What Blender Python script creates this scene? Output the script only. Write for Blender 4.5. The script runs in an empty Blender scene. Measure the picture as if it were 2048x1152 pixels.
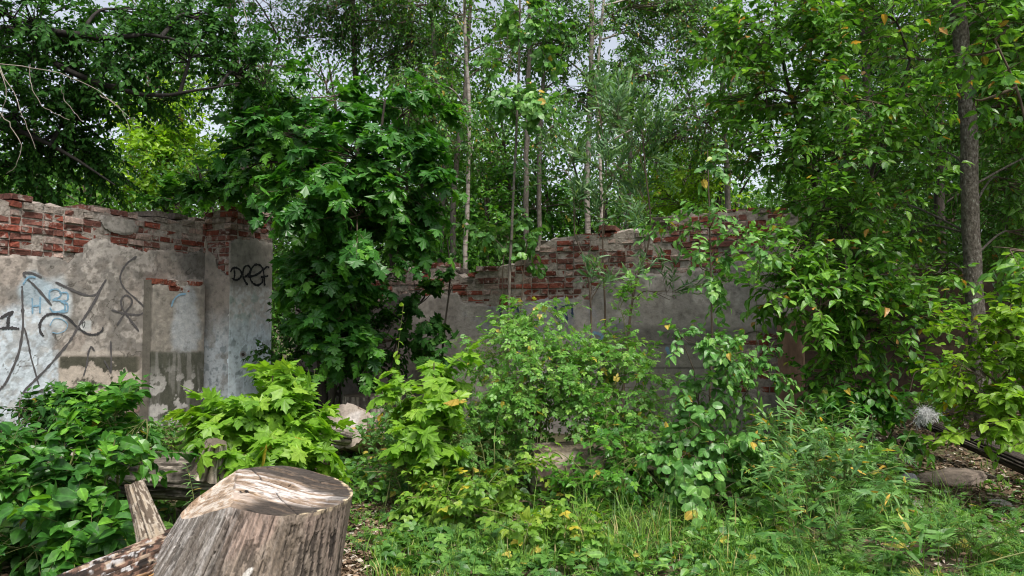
import bpy, math
import numpy as np
from mathutils import Vector

# ------------------------------------------------------------------ basics
sc = bpy.context.scene
COL = sc.collection
F, CX, CY, HZ, EYE = 1400.0, 1024.0, 576.0, 640.0, 1.5
TILT = math.atan((HZ - CY) / F)
CT, ST = math.cos(TILT), math.sin(TILT)


def ray(px, py):
    x = (np.asarray(px, float) - CX) / F
    u = -(np.asarray(py, float) - CY) / F
    return np.stack([x, CT - ST * u, ST + CT * u], -1)


def P(px, py, Y):
    """the point at distance Y (metres north of the viewer) seen at photo pixel px, py"""
    r = ray(px, py)
    return np.array([0, 0, EYE]) + r * (Y / r[..., 1:2])


def project(p):
    d = np.asarray(p) - np.array([0, 0, EYE])
    f = d[..., 1] * CT + d[..., 2] * ST
    u = -d[..., 1] * ST + d[..., 2] * CT
    return CX + F * d[..., 0] / f, CY - F * u / f


def vnoise(p, seed=0):
    """value noise in 0..1, p (N,3)"""
    p = np.asarray(p, float)
    i = np.floor(p).astype(np.int64)
    f = p - i
    f = f * f * (3 - 2 * f)

    def h(a, b, c):
        n = (a * 374761393 + b * 668265263 + c * 2147483647 + seed * 1274126177) & 0xFFFFFFFF
        n = ((n ^ (n >> 13)) * 1274126177) & 0xFFFFFFFF
        n = ((n ^ (n >> 16)) * 2246822519) & 0xFFFFFFFF
        return ((n ^ (n >> 15)) & 0xFFFF) / 65535.0
    r = 0
    for dx in (0, 1):
        for dy in (0, 1):
            for dz in (0, 1):
                w = (f[..., 0] if dx else 1 - f[..., 0]) * (f[..., 1] if dy else 1 - f[..., 1]) * (f[..., 2] if dz else 1 - f[..., 2])
                r = r + w * h(i[..., 0] + dx, i[..., 1] + dy, i[..., 2] + dz)
    return r


def fbm(p, seed=0, octv=4):
    p = np.asarray(p, float)
    a, s, t = 0.5, 0, 0
    for k in range(octv):
        s = s + a * vnoise(p * 2 ** k, seed + 17 * k)
        t += a
        a *= 0.5
    return s / t


def n2(x, y, sc_=1.0, seed=0, octv=4):
    return fbm(np.stack([np.asarray(x) * sc_, np.asarray(y) * sc_, np.zeros_like(np.asarray(x, float)) + 0.37], -1), seed, octv)


def sstep(a, b, x):
    t = np.clip((x - a) / (b - a), 0, 1)
    return t * t * (3 - 2 * t)


def norm(v):
    return v / np.maximum(np.linalg.norm(v, axis=-1, keepdims=True), 1e-9)


def gz(x, y):
    x = np.asarray(x, float)
    y = np.asarray(y, float)
    b = 0.09 * (n2(x, y, 0.5, 3, 3) - 0.5) + 0.04 * (n2(x, y, 2.3, 8, 2) - 0.5)
    near = np.exp(-(np.maximum(0, np.abs(x) - 15) / 10) ** 2)
    bank = 0.32 * sstep(2.6, 4.4, x) * sstep(6.6, 9.0, y) * np.exp(-np.maximum(0, y - 12) / 4)
    bank2 = 0.12 * sstep(-2.5, -4, x) * sstep(6.0, 8.5, y) * np.exp(-np.maximum(0, y - 12) / 4)
    return (b + bank + bank2) * near


def GP(px, Y, dz=0.0):
    x = (px - CX) / F * Y
    return np.array([x, Y, float(gz(x, Y)) + dz])


# ------------------------------------------------------------------ mesh builder
class MB:
    def __init__(s):
        s.v, s.f, s.m, s.c, s.sm, s.n = [], [], [], [], [], 0

    def add(s, v, f, mat=0, col=None, smooth=False):
        v = np.asarray(v, np.float32).reshape(-1, 3)
        f = np.asarray(f, np.int64)
        if len(v) == 0 or len(f) == 0:
            return
        if col is None:
            col = np.full((len(v), 4), 0.5)
        col = np.asarray(col, np.float32)
        if col.ndim == 1:
            col = np.broadcast_to(col, (len(v), len(col)))
        if col.shape[1] == 3:
            col = np.concatenate([col, np.ones((len(col), 1), np.float32)], 1)
        s.v.append(v)
        s.f.append(f + s.n)
        s.m.append((mat, smooth))
        s.c.append(col)
        s.n += len(v)

    def build(s, name, mats, parent=None):
        me = bpy.data.meshes.new(name)
        if not isinstance(mats, (list, tuple)):
            mats = [mats]
        for m in mats:
            me.materials.append(m)
        V = np.concatenate(s.v)
        me.vertices.add(len(V))
        me.vertices.foreach_set('co', V.ravel())
        nl = sum(f.size for f in s.f)
        npoly = sum(len(f) for f in s.f)
        me.loops.add(nl)
        me.polygons.add(npoly)
        me.loops.foreach_set('vertex_index', np.concatenate([f.ravel() for f in s.f]).astype(np.int32))
        tot = np.concatenate([np.full(len(f), f.shape[1]) for f in s.f])
        st = np.concatenate([[0], np.cumsum(tot)[:-1]])
        me.polygons.foreach_set('loop_start', st.astype(np.int32))
        me.polygons.foreach_set('loop_total', tot.astype(np.int32))
        me.polygons.foreach_set('material_index', np.concatenate([np.full(len(f), m[0]) for f, m in zip(s.f, s.m)]).astype(np.int32))
        me.polygons.foreach_set('use_smooth', np.concatenate([np.full(len(f), m[1]) for f, m in zip(s.f, s.m)]).astype(bool))
        a = me.attributes.new('col', 'FLOAT_COLOR', 'POINT')
        a.data.foreach_set('color', np.concatenate(s.c).astype(np.float32).ravel())
        me.update(calc_edges=True)
        me.validate()
        o = bpy.data.objects.new(name, me)
        COL.objects.link(o)
        if parent is not None:
            o.parent = parent
            o.matrix_parent_inverse = parent.matrix_basis.inverted()
        return o


def tag(o, label=None, cat=None, group=None, kind=None):
    if label:
        o['label'] = label
    if cat:
        o['category'] = cat
    if group:
        o['group'] = group
    if kind:
        o['kind'] = kind
    return o


def thing(name, label, cat, loc, group=None):
    o = bpy.data.objects.new(name, None)
    COL.objects.link(o)
    o.location = [float(q) for q in loc]
    bpy.context.view_layer.update()
    return tag(o, label, cat, group)


def tubes(mb, p, r, sides=4, mat=1, col=None, smooth=True):
    """p (M,S,3), r (M,S)"""
    p = np.asarray(p, float)
    r = np.asarray(r, float)
    if p.ndim == 2:
        p, r = p[None], r[None]
    M, S, _ = p.shape
    t = np.gradient(p, axis=1)
    t = norm(t)
    ref = np.where(np.abs(t[..., 2:3]) > 0.9, np.array([1.0, 0, 0]), np.array([0, 0, 1.0]))
    # one reference per tube keeps the rings from twisting
    ref = np.broadcast_to(ref[:, :1], t.shape)
    a = norm(np.cross(t, ref))
    b = np.cross(t, a)
    th = np.arange(sides) * 2 * math.pi / sides
    v = p[:, :, None] + r[:, :, None, None] * (a[:, :, None] * np.cos(th)[None, None, :, None] + b[:, :, None] * np.sin(th)[None, None, :, None])
    idx = np.arange(M * S * sides).reshape(M, S, sides)
    q = np.stack([idx[:, :-1], np.roll(idx, -1, 2)[:, :-1], np.roll(idx, -1, 2)[:, 1:], idx[:, 1:]], -1).reshape(-1, 4)
    c = None if col is None else (np.asarray(col) if np.asarray(col).ndim == 1 else np.repeat(col, S * sides, 0))
    mb.add(v.reshape(-1, 3), q, mat, c, smooth)


def curve(pts, n=14, seed=0, wob=0.0):
    """Catmull-Rom through pts"""
    pts = np.asarray(pts, float)
    q = np.concatenate([[2 * pts[0] - pts[1]], pts, [2 * pts[-1] - pts[-2]]])
    out = []
    segs = len(pts) - 1
    for t in np.linspace(0, segs - 1e-6, n):
        i = int(t)
        f = t - i
        p0, p1, p2, p3 = q[i:i + 4]
        out.append(0.5 * (2 * p1 + (p2 - p0) * f + (2 * p0 - 5 * p1 + 4 * p2 - p3) * f * f + (3 * p1 - p0 - 3 * p2 + p3) * f ** 3))
    out = np.array(out)
    if wob:
        rg = np.random.default_rng(seed)
        w = rg.normal(size=(n, 3)) * wob
        w[0] = 0
        out = out + w
    return out


# ------------------------------------------------------------------ materials
def mat_new(name):
    m = bpy.data.materials.new(name)
    m.use_nodes = True
    nt = m.node_tree
    nt.nodes.clear()
    return m, nt


class N:
    def __init__(s, nt):
        s.nt = nt

    def __call__(s, t, **kw):
        n = s.nt.nodes.new(t)
        for k, v in kw.items():
            if k.startswith('in_'):
                key = k[3:]
                n.inputs[int(key) if key.isdigit() else key.replace('_', ' ')].default_value = v
            else:
                setattr(n, k, v)
        return n

    def l(s, a, b):
        s.nt.links.new(a, b)


def ramp(n, stops):
    r = n('ShaderNodeValToRGB')
    e = r.color_ramp.elements
    while len(e) < len(stops):
        e.new(0.5)
    for el, (p, c) in zip(e, stops):
        el.position = p
        el.color = (*c, 1)
    return r


def leaf_mat(name, dark, mid, light, yellow=None, yp=0.02, rough=0.42, tr=0.35, spec=0.4):
    m, nt = mat_new(name)
    n = N(nt)
    at = n('ShaderNodeAttribute', attribute_name='col')
    sp = n('ShaderNodeSeparateColor')
    n.l(at.outputs['Color'], sp.inputs[0])
    st = [(0.0, dark), (0.45, mid), (0.95 - yp, light)]
    if yellow:
        st += [(0.999 - yp, light), (1.0 - yp + 0.0005, yellow)]
    r = ramp(n, st)
    n.l(sp.outputs[0], r.inputs[0])
    # mottling of the blade and a paler midrib
    tc = n('ShaderNodeTexCoord')
    nz = n('ShaderNodeTexNoise', in_Scale=38.0, in_Detail=2.0)
    n.l(tc.outputs['Object'], nz.inputs['Vector'])
    mr = n('ShaderNodeMapRange', in_1=0.3, in_2=0.7, in_3=0.78, in_4=1.2)
    n.l(nz.outputs[0], mr.inputs[0])
    rib = n('ShaderNodeMapRange', in_1=0.0, in_2=0.09, in_3=1.45, in_4=1.0)
    n.l(sp.outputs[2], rib.inputs[0])
    mu = n('ShaderNodeMath', operation='MULTIPLY')
    n.l(mr.outputs[0], mu.inputs[0])
    n.l(rib.outputs[0], mu.inputs[1])
    mx = n('ShaderNodeVectorMath', operation='SCALE')
    n.l(r.outputs[0], mx.inputs[0])
    n.l(mu.outputs[0], mx.inputs['Scale'])
    b = n('ShaderNodeBsdfPrincipled', in_Roughness=rough)
    b.inputs['Specular IOR Level'].default_value = spec
    n.l(mx.outputs[0], b.inputs['Base Color'])
    t = n('ShaderNodeBsdfTranslucent')
    tm = n('ShaderNodeVectorMath', operation='MULTIPLY', in_1=(1.5, 1.55, 0.6))
    n.l(mx.outputs[0], tm.inputs[0])
    n.l(tm.outputs[0], t.inputs[0])
    ms = n('ShaderNodeMixShader', in_0=tr)
    n.l(b.outputs[0], ms.inputs[1])
    n.l(t.outputs[0], ms.inputs[2])
    o = n('ShaderNodeOutputMaterial')
    n.l(ms.outputs[0], o.inputs[0])
    return m


def noise_mat(name, stops, scale=(1, 1, 1), nscale=6.0, detail=6.0, rough=0.85, bump=0.3, bscale=None, bdist=0.02, usecol=0.0, dist=0.0, spec=0.3):
    """procedural: ramped noise, optionally multiplied by / mixed with the 'col' attribute"""
    m, nt = mat_new(name)
    n = N(nt)
    tc = n('ShaderNodeTexCoord')
    mp = n('ShaderNodeMapping', in_Scale=scale)
    n.l(tc.outputs['Object'], mp.inputs[0])
    nz = n('ShaderNodeTexNoise', in_Scale=nscale, in_Detail=detail, in_Roughness=0.62, in_Distortion=dist)
    n.l(mp.outputs[0], nz.inputs['Vector'])
    r = ramp(n, stops)
    n.l(nz.outputs[0], r.inputs[0])
    colr = r.outputs[0]
    if usecol:
        at = n('ShaderNodeAttribute', attribute_name='col')
        mx = n('ShaderNodeMix', data_type='RGBA', blend_type='MULTIPLY', in_0=1.0)
        n.l(at.outputs['Color'], mx.inputs[6])
        n.l(r.outputs[0], mx.inputs[7])
        colr = mx.outputs[2]
    b = n('ShaderNodeBsdfPrincipled', in_Roughness=rough)
    b.inputs['Specular IOR Level'].default_value = spec
    n.l(colr, b.inputs['Base Color'])
    if bump:
        bn = n('ShaderNodeTexNoise', in_Scale=bscale or nscale * 2, in_Detail=6.0, in_Roughness=0.65)
        n.l(mp.outputs[0], bn.inputs['Vector'])
        bp = n('ShaderNodeBump', in_Strength=bump, in_Distance=bdist)
        n.l(bn.outputs[0], bp.inputs['Height'])
        n.l(bp.outputs[0], b.inputs['Normal'])
    o = n('ShaderNodeOutputMaterial')
    n.l(b.outputs[0], o.inputs[0])
    return m


def G(v):
    return (v, v, v)


M = {}
Y1 = (0.42, 0.30, 0.05)
M['maple'] = leaf_mat('maple_leaf', (0.018, 0.08, 0.016), (0.042, 0.155, 0.020), (0.11, 0.29, 0.028), None, 0.0, 0.40, 0.32)
M['lime'] = leaf_mat('young_maple_leaf', (0.10, 0.23, 0.022), (0.17, 0.34, 0.028), (0.26, 0.42, 0.05), Y1, 0.01, 0.45, 0.42)
M['elm'] = leaf_mat('cherry_leaf', (0.032, 0.10, 0.016), (0.085, 0.215, 0.028), (0.20, 0.37, 0.06), (0.40, 0.22, 0.06), 0.022, 0.38, 0.34)
M['hazel'] = leaf_mat('bright_leaf', (0.09, 0.19, 0.018), (0.15, 0.28, 0.022), (0.22, 0.36, 0.03), (0.5, 0.36, 0.02), 0.012, 0.5, 0.42)
M['bush'] = leaf_mat('shrub_leaf', (0.026, 0.105, 0.016), (0.062, 0.20, 0.022), (0.16, 0.36, 0.03), Y1, 0.008, 0.38, 0.34)
M['rose'] = leaf_mat('rose_leaf', (0.055, 0.17, 0.03), (0.125, 0.30, 0.045), (0.24, 0.42, 0.075), (0.45, 0.36, 0.06), 0.03, 0.42, 0.36)
M['rasp'] = leaf_mat('bramble_leaf', (0.08, 0.19, 0.03), (0.16, 0.30, 0.035), (0.27, 0.38, 0.05), (0.50, 0.42, 0.05), 0.035, 0.45, 0.38)
M['aspen'] = leaf_mat('aspen_leaf', (0.042, 0.13, 0.030), (0.09, 0.23, 0.048), (0.18, 0.34, 0.075), Y1, 0.012, 0.40, 0.30)
M['birch'] = leaf_mat('birch_leaf', (0.028, 0.095, 0.018), (0.062, 0.175, 0.028), (0.15, 0.30, 0.045), (0.45, 0.30, 0.06), 0.02, 0.42, 0.35)
M['willow'] = leaf_mat('willow_leaf', (0.05, 0.125, 0.05), (0.10, 0.205, 0.085), (0.20, 0.32, 0.13), None, 0.0, 0.42, 0.32)
M['bushd'] = leaf_mat('dogwood_leaf', (0.018, 0.075, 0.014), (0.045, 0.15, 0.020), (0.13, 0.31, 0.03), Y1, 0.004, 0.38, 0.32)
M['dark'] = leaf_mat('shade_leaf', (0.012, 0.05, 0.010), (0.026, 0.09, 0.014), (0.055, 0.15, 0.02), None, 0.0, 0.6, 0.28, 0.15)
M['wood'] = leaf_mat('forest_leaf', (0.022, 0.080, 0.014), (0.055, 0.155, 0.020), (0.13, 0.28, 0.03), (0.35, 0.24, 0.05), 0.006, 0.45, 0.40)
M['yellow_green'] = leaf_mat('yellow_green_leaf', (0.14, 0.27, 0.018), (0.22, 0.38, 0.024), (0.32, 0.47, 0.04), Y1, 0.01, 0.45, 0.5)
M['herb'] = leaf_mat('herb_leaf', (0.045, 0.13, 0.03), (0.09, 0.22, 0.04), (0.17, 0.32, 0.06), (0.42, 0.36, 0.07), 0.03, 0.45, 0.34)
M['fire'] = leaf_mat('willowherb_leaf', (0.06, 0.15, 0.05), (0.11, 0.24, 0.07), (0.19, 0.32, 0.10), (0.55, 0.36, 0.07), 0.07, 0.45, 0.34)
M['grass'] = leaf_mat('grass_blade', (0.045, 0.12, 0.02), (0.10, 0.22, 0.03), (0.22, 0.36, 0.06), (0.45, 0.38, 0.17), 0.07, 0.5, 0.35)
M['litter'] = leaf_mat('dead_leaf', (0.05, 0.030, 0.018), (0.13, 0.085, 0.055), (0.26, 0.19, 0.13), (0.42, 0.37, 0.31), 0.12, 0.75, 0.05, 0.2)

M['bark_grey'] = noise_mat('grey_bark', [(0.25, (0.045, 0.038, 0.030)), (0.5, (0.12, 0.105, 0.085)), (0.72, (0.21, 0.19, 0.16))], (1, 1, 0.45), 26, 7, 0.9, 0.6, 34, 0.02)
M['bark_dark'] = noise_mat('dark_bark', [(0.3, (0.022, 0.018, 0.014)), (0.7, (0.075, 0.062, 0.05))], (1, 1, 0.3), 22, 6, 0.9, 0.5, 30)
M['bark_backlit'] = noise_mat('backlit_bark', [(0.3, (0.010, 0.009, 0.008)), (0.7, (0.035, 0.030, 0.026))], (1, 1, 0.3), 22, 6, 0.9, 0.5, 30)  # black as if backlit: the shade is put into the bark colour
M['bark_lichen'] = noise_mat('lichened_bark', [(0.30, (0.030, 0.025, 0.020)), (0.43, (0.10, 0.085, 0.068)), (0.56, (0.165, 0.145, 0.12)), (0.63, (0.23, 0.215, 0.185)), (0.70, (0.36, 0.36, 0.32))], (1, 1, 0.55), 42, 9, 0.9, 0.9, 48, 0.03)
M['twig'] = noise_mat('twig_bark', [(0.3, (0.06, 0.042, 0.030)), (0.7, (0.15, 0.11, 0.08))], (1, 1, 0.3), 22, 4, 0.8, 0)
M['green_stem'] = noise_mat('green_stem', [(0.3, (0.09, 0.12, 0.035)), (0.7, (0.19, 0.19, 0.07))], (1, 1, 0.3), 22, 4, 0.7, 0)
M['pale_twig'] = noise_mat('pale_twig', [(0.3, (0.20, 0.17, 0.14)), (0.7, (0.34, 0.30, 0.25))], (1, 1, 0.3), 22, 4, 0.8, 0)


def birch_bark():
    m, nt = mat_new('birch_bark')
    n = N(nt)
    tc = n('ShaderNodeTexCoord')
    mp = n('ShaderNodeMapping', in_Scale=(3.0, 3.0, 16.0))
    n.l(tc.outputs['Object'], mp.inputs[0])
    a = n('ShaderNodeTexNoise', in_Scale=1.6, in_Detail=5.0, in_Roughness=0.7)
    n.l(mp.outputs[0], a.inputs['Vector'])
    r = ramp(n, [(0.33, (0.05, 0.042, 0.036)), (0.43, (0.22, 0.18, 0.15)), (0.5, (0.32, 0.275, 0.235)), (0.75, (0.45, 0.41, 0.365))])
    n.l(a.outputs[0], r.inputs[0])
    b = n('ShaderNodeBsdfPrincipled', in_Roughness=0.7)
    n.l(r.outputs[0], b.inputs['Base Color'])
    o = n('ShaderNodeOutputMaterial')
    n.l(b.outputs[0], o.inputs[0])
    return m


M['bark_birch'] = birch_bark()
M['plaster'] = noise_mat('old_plaster', [(0.28, G(0.52)), (0.42, G(0.86)), (0.6, G(1.05)), (0.78, (1.25, 1.22, 1.18))], (1, 1, 1), 13, 9, 0.92, 0.55, 40, 0.012, usecol=1)
def brick_mat():
    m, nt = mat_new('weathered_brick')
    n = N(nt)
    tc = n('ShaderNodeTexCoord')
    at = n('ShaderNodeAttribute', attribute_name='col')
    a = n('ShaderNodeTexNoise', in_Scale=34.0, in_Detail=7.0, in_Roughness=0.65)
    n.l(tc.outputs['Object'], a.inputs['Vector'])
    r = ramp(n, [(0.28, G(0.45)), (0.5, G(0.95)), (0.72, (1.5, 1.45, 1.4))])
    n.l(a.outputs[0], r.inputs[0])
    mx = n('ShaderNodeMix', data_type='RGBA', blend_type='MULTIPLY', in_0=1.0)
    n.l(at.outputs['Color'], mx.inputs[6])
    n.l(r.outputs[0], mx.inputs[7])
    b2 = n('ShaderNodeTexNoise', in_Scale=9.0, in_Detail=8.0, in_Roughness=0.72)
    n.l(tc.outputs['Object'], b2.inputs['Vector'])
    k = ramp(n, [(0.53, G(0.0)), (0.60, G(0.85))])
    n.l(b2.outputs[0], k.inputs[0])
    lime = ramp(n, [(0.3, (0.20, 0.165, 0.14)), (0.7, (0.42, 0.37, 0.33))])
    n.l(a.outputs[0], lime.inputs[0])
    m2 = n('ShaderNodeMix', data_type='RGBA')
    n.l(k.outputs[0], m2.inputs[0])
    n.l(mx.outputs[2], m2.inputs[6])
    n.l(lime.outputs[0], m2.inputs[7])
    b = n('ShaderNodeBsdfPrincipled', in_Roughness=0.92)
    b.inputs['Specular IOR Level'].default_value = 0.25
    n.l(m2.outputs[2], b.inputs['Base Color'])
    bp = n('ShaderNodeBump', in_Strength=0.7, in_Distance=0.014)
    n.l(a.outputs[0], bp.inputs['Height'])
    n.l(bp.outputs[0], b.inputs['Normal'])
    o = n('ShaderNodeOutputMaterial')
    n.l(b.outputs[0], o.inputs[0])
    return m


M['brick'] = brick_mat()
M['brick_old'] = noise_mat('weathered_brick', [(0.25, G(0.45)), (0.5, G(0.95)), (0.75, (1.5, 1.45, 1.4))], (1, 1, 1), 30, 7, 0.92, 0.7, 60, 0.012, usecol=1)
M['mortar'] = noise_mat('crumbling_mortar', [(0.3, (0.14, 0.115, 0.095)), (0.5, (0.30, 0.255, 0.22)), (0.75, (0.46, 0.41, 0.37))], (1, 1, 1), 17, 8, 0.95, 0.8, 38, 0.02)
M['paint'] = noise_mat('spray_paint', [(0.3, G(0.8)), (0.7, G(1.15))], (1, 1, 1), 40, 5, 0.7, 0, usecol=1)
M['stumpwood'] = noise_mat('grey_stripped_wood', [(0.30, G(0.45)), (0.42, G(0.85)), (0.55, G(1.05)), (0.75, G(1.35))], (1, 1, 0.35), 90, 9, 0.85, 0.9, 80, 0.012, usecol=1)
M['stumptop'] = noise_mat('sawn_grain', [(0.30, G(0.38)), (0.42, G(0.82)), (0.58, G(1.08)), (0.75, G(1.4))], (0.35, 1, 1), 70, 9, 0.85, 0.9, 80, 0.010, usecol=1)
M['oldwood'] = noise_mat('weathered_wood', [(0.26, G(0.42)), (0.42, G(0.85)), (0.6, G(1.06)), (0.8, G(1.32))], (1, 1, 1), 34, 8, 0.85, 0.5, 70, 0.008, usecol=1)
M['cutwood'] = noise_mat('sawn_wood', [(0.26, G(0.55)), (0.45, G(0.92)), (0.7, G(1.2))], (1, 1, 1), 40, 8, 0.85, 0.5, 80, 0.006, usecol=1)
M['stone'] = noise_mat('rubble_stone', [(0.3, G(0.55)), (0.5, G(0.95)), (0.72, G(1.35))], (1, 1, 1), 14, 8, 0.92, 0.8, 30, 0.02, usecol=1)
M['ground'] = noise_mat('forest_soil', [(0.28, (0.035, 0.026, 0.017)), (0.45, (0.085, 0.062, 0.042)), (0.55, (0.075, 0.085, 0.03)), (0.66, (0.14, 0.105, 0.075)), (0.8, (0.26, 0.22, 0.18))], (1, 1, 1), 5.5, 10, 0.95, 0.8, 22, 0.04)
M['fluff'] = leaf_mat('seed_fluff', (0.80, 0.78, 0.78), (0.85, 0.83, 0.83), (0.88, 0.86, 0.86), None, 0.0, 0.9, 0.4, 0.1)
M['down'] = noise_mat('white_down', [(0.3, G(0.5)), (0.7, G(0.68))], (1, 1, 1), 20, 2, 0.9, 0)
M['rust'] = noise_mat('brown_render', [(0.3, (0.10, 0.06, 0.04)), (0.5, (0.21, 0.125, 0.085)), (0.75, (0.34, 0.23, 0.17))], (1, 1, 0.4), 9, 8, 0.9, 0.5, 25, 0.015)

# ------------------------------------------------------------------ leaf templates: x across, y along the midrib, z up


def T(v, f, rib=None):
    v = np.array(v, float)
    f = np.array(f)
    return v, f, (np.abs(v[:, 0]) if rib is None else np.array(rib, float))


def t_ovate(w=0.30, droop=0.22, fold=0.10, tip=0.86):
    m = [(0, 0, 0), (0, .33, 0), (0, .66, 0), (0, 1, 0)]
    rr = [(w * .85, .20, 0), (w, .50, 0), (w * .52, tip - .04, 0)]
    v = m + rr + [(-x, y, z) for x, y, z in rr]
    v = np.array(v)
    v[:, 2] = fold * np.abs(v[:, 0]) / w - droop * v[:, 1] ** 2
    f = []
    for o, s in ((4, 1), (7, -1)):
        t = [(0, o, 1), (1, o, o + 1), (1, o + 1, 2), (2, o + 1, o + 2), (2, o + 2, 3)]
        f += [a if s > 0 else a[::-1] for a in t]
    return T(v, f)


def t_simple(w=0.3, fold=0.1, droop=0.1):
    v = [(0, 0, 0), (w, .42, fold), (0, 1, -droop), (-w, .42, fold)]
    return T(v, [(0, 1, 2), (0, 2, 3)])


def t_narrow(w=0.085, droop=0.35):
    v = [(0, 0, 0), (w, .3, .02), (w * .8, .65, 0), (0, 1, 0), (-w * .8, .65, 0), (-w, .3, .02)]
    v = np.array(v)
    v[:, 2] += -droop * v[:, 1] ** 2
    return T(v, [(0, 1, 5), (5, 1, 2), (5, 2, 4), (4, 2, 3)])


def t_round(w=0.44, droop=0.15):
    a = np.linspace(0, 2 * math.pi, 10, endpoint=False) - math.pi / 2
    v = [(0, .45, 0)] + [(w * math.cos(t), .5 + .5 * math.sin(t) * (1.0 if math.sin(t) < .8 else 1.12), 0) for t in a]
    v = np.array(v)
    v[:, 2] = 0.12 * np.abs(v[:, 0]) - droop * v[:, 1] ** 2
    f = [(0, 1 + i, 1 + (i + 1) % 10) for i in range(10)]
    return T(v, f)


def t_maple(droop=0.3, fold=0.1, ph=0.0):
    h = [(0.0, 0.0), (0.20, -0.09), (0.30, -0.05), (0.47, -0.03), (0.37, 0.08), (0.31, 0.17), (0.47, 0.22), (0.50, 0.33), (0.66, 0.44), (0.48, 0.46),
         (0.40, 0.55), (0.21, 0.49), (0.23, 0.62), (0.30, 0.72), (0.15, 0.76)]
    out = h + [(0, 1.0)] + [(-x, y) for x, y in h[:0:-1]]
    v = np.array([(0, 0.22, 0.0)] + [(x, y, 0) for x, y in out])
    r = np.hypot(v[:, 0], v[:, 1] - .22)
    v[:, 2] = -droop * r ** 2 + fold * np.abs(v[:, 0]) + 0.05 * np.sin(7 * r + ph)
    k = len(out)
    f = [(0, 1 + i, 1 + (i + 1) % k) for i in range(k)]
    ang = np.degrees(np.arctan2(v[:, 0], v[:, 1] - .05))
    rib = np.min(np.abs(np.abs(ang)[:, None] - np.array([0, 52, 100])[None]), 1) / 100
    rib[0] = 0.0
    return T(v, f, rib * 0 + 0.3)


def t_compound(n=7, size=0.40, droop=0.35):
    """pinnate leaf: terminal leaflet and pairs along a rachis"""
    lv, lf, _ = t_simple(0.32, 0.07, 0.06)
    V, Fc, R = [], [], []
    k = 0
    pairs = (n - 1) // 2
    spec = [(1.0 - size, 0, size * 1.1)]
    for i in range(pairs):
        y = 0.26 + (1 - size - 0.26) * (i + .35) / pairs
        spec += [(y, 68, size * (0.78 + .16 * i / pairs)), (y, -68, size * (0.78 + .16 * i / pairs))]
    for y, a, s in spec:
        ca, sa = math.cos(math.radians(a)), math.sin(math.radians(a))
        q = lv * s
        w = np.stack([q[:, 0] * ca + q[:, 1] * sa, -q[:, 0] * sa + q[:, 1] * ca + y, q[:, 2]], -1)
        V.append(w)
        Fc.append(lf + k)
        k += len(w)
    V.append(np.array([(0.008, 0, -.005), (0.006, 1 - size, -.005), (-0.006, 1 - size, -.005), (-0.008, 0, -.005)]))
    Fc.append(np.array([(k, k + 1, k + 2), (k, k + 2, k + 3)]))
    V = np.concatenate(V)
    V[:, 2] -= droop * V[:, 1] ** 2 * 0.5
    return V, np.concatenate(Fc), np.full(len(V), 0.3)


def t_trifol():
    lv, lf, _ = t_ovate(0.36, 0.15, 0.08)
    V, Fc, k = [], [], 0
    for y, a, s in ((.45, 0, .62), (.40, 72, .55), (.40, -72, .55)):
        ca, sa = math.cos(math.radians(a)), math.sin(math.radians(a))
        q = lv * s
        V.append(np.stack([q[:, 0] * ca + q[:, 1] * sa, -q[:, 0] * sa + q[:, 1] * ca + y, q[:, 2]], -1))
        Fc.append(lf + k)
        k += len(q)
    V = np.concatenate(V)
    V[:, 2] -= 0.2 * V[:, 1] ** 2
    return V, np.concatenate(Fc), np.full(len(V), 0.3)


def t_fern(n=6):
    """deeply cut herb leaf (mugwort, yarrow)"""
    V, Fc, k = [], [], 0
    spec = [(0.7, 0, .34)]
    for i in range(n // 2):
        y = .2 + .5 * i / (n // 2)
        s = .42 - .06 * i
        spec += [(y, 48, s), (y, -48, s)]
    lv = np.array([(0, 0, 0), (.13, .5, .02), (0, 1, -.05), (-.13, .5, .02)])
    for y, a, s in spec:
        ca, sa = math.cos(math.radians(a)), math.sin(math.radians(a))
        q = lv * s
        V.append(np.stack([q[:, 0] * ca + q[:, 1] * sa, -q[:, 0] * sa + q[:, 1] * ca + y, q[:, 2]], -1))
        Fc.append(np.array([(0, 1, 2), (0, 2, 3)]) + k)
        k += 4
    V.append(np.array([(0.02, 0, 0), (0.015, .75, 0), (-0.015, .75, 0), (-0.02, 0, 0)]))
    Fc.append(np.array([(k, k + 1, k + 2), (k, k + 2, k + 3)]))
    V = np.concatenate(V)
    V[:, 2] -= 0.25 * V[:, 1] ** 2
    return V, np.concatenate(Fc), np.full(len(V), 0.3)


TPL = dict(ovate=[t_ovate(.30, .22), t_ovate(.27, .4, .14), t_ovate(.32, .08, .06)],
           broad=[t_ovate(.36, .2, .08), t_ovate(.33, .38, .12)],
           simple=[t_simple(), t_simple(.34, .05, .2)], narrow=[t_narrow(.105), t_narrow(.09, .6), t_narrow(.12, .15)],
           round=[t_round(), t_round(.42, .35)], maple=[t_maple(.3, .1), t_maple(.55, .16, 1), t_maple(.15, .02, 2)],
           rose=[t_compound(7), t_compound(7, .36, .6), t_compound(5, .46, .2)], tri=[t_trifol()], fern=[t_fern(6), t_fern(8)])


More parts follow.
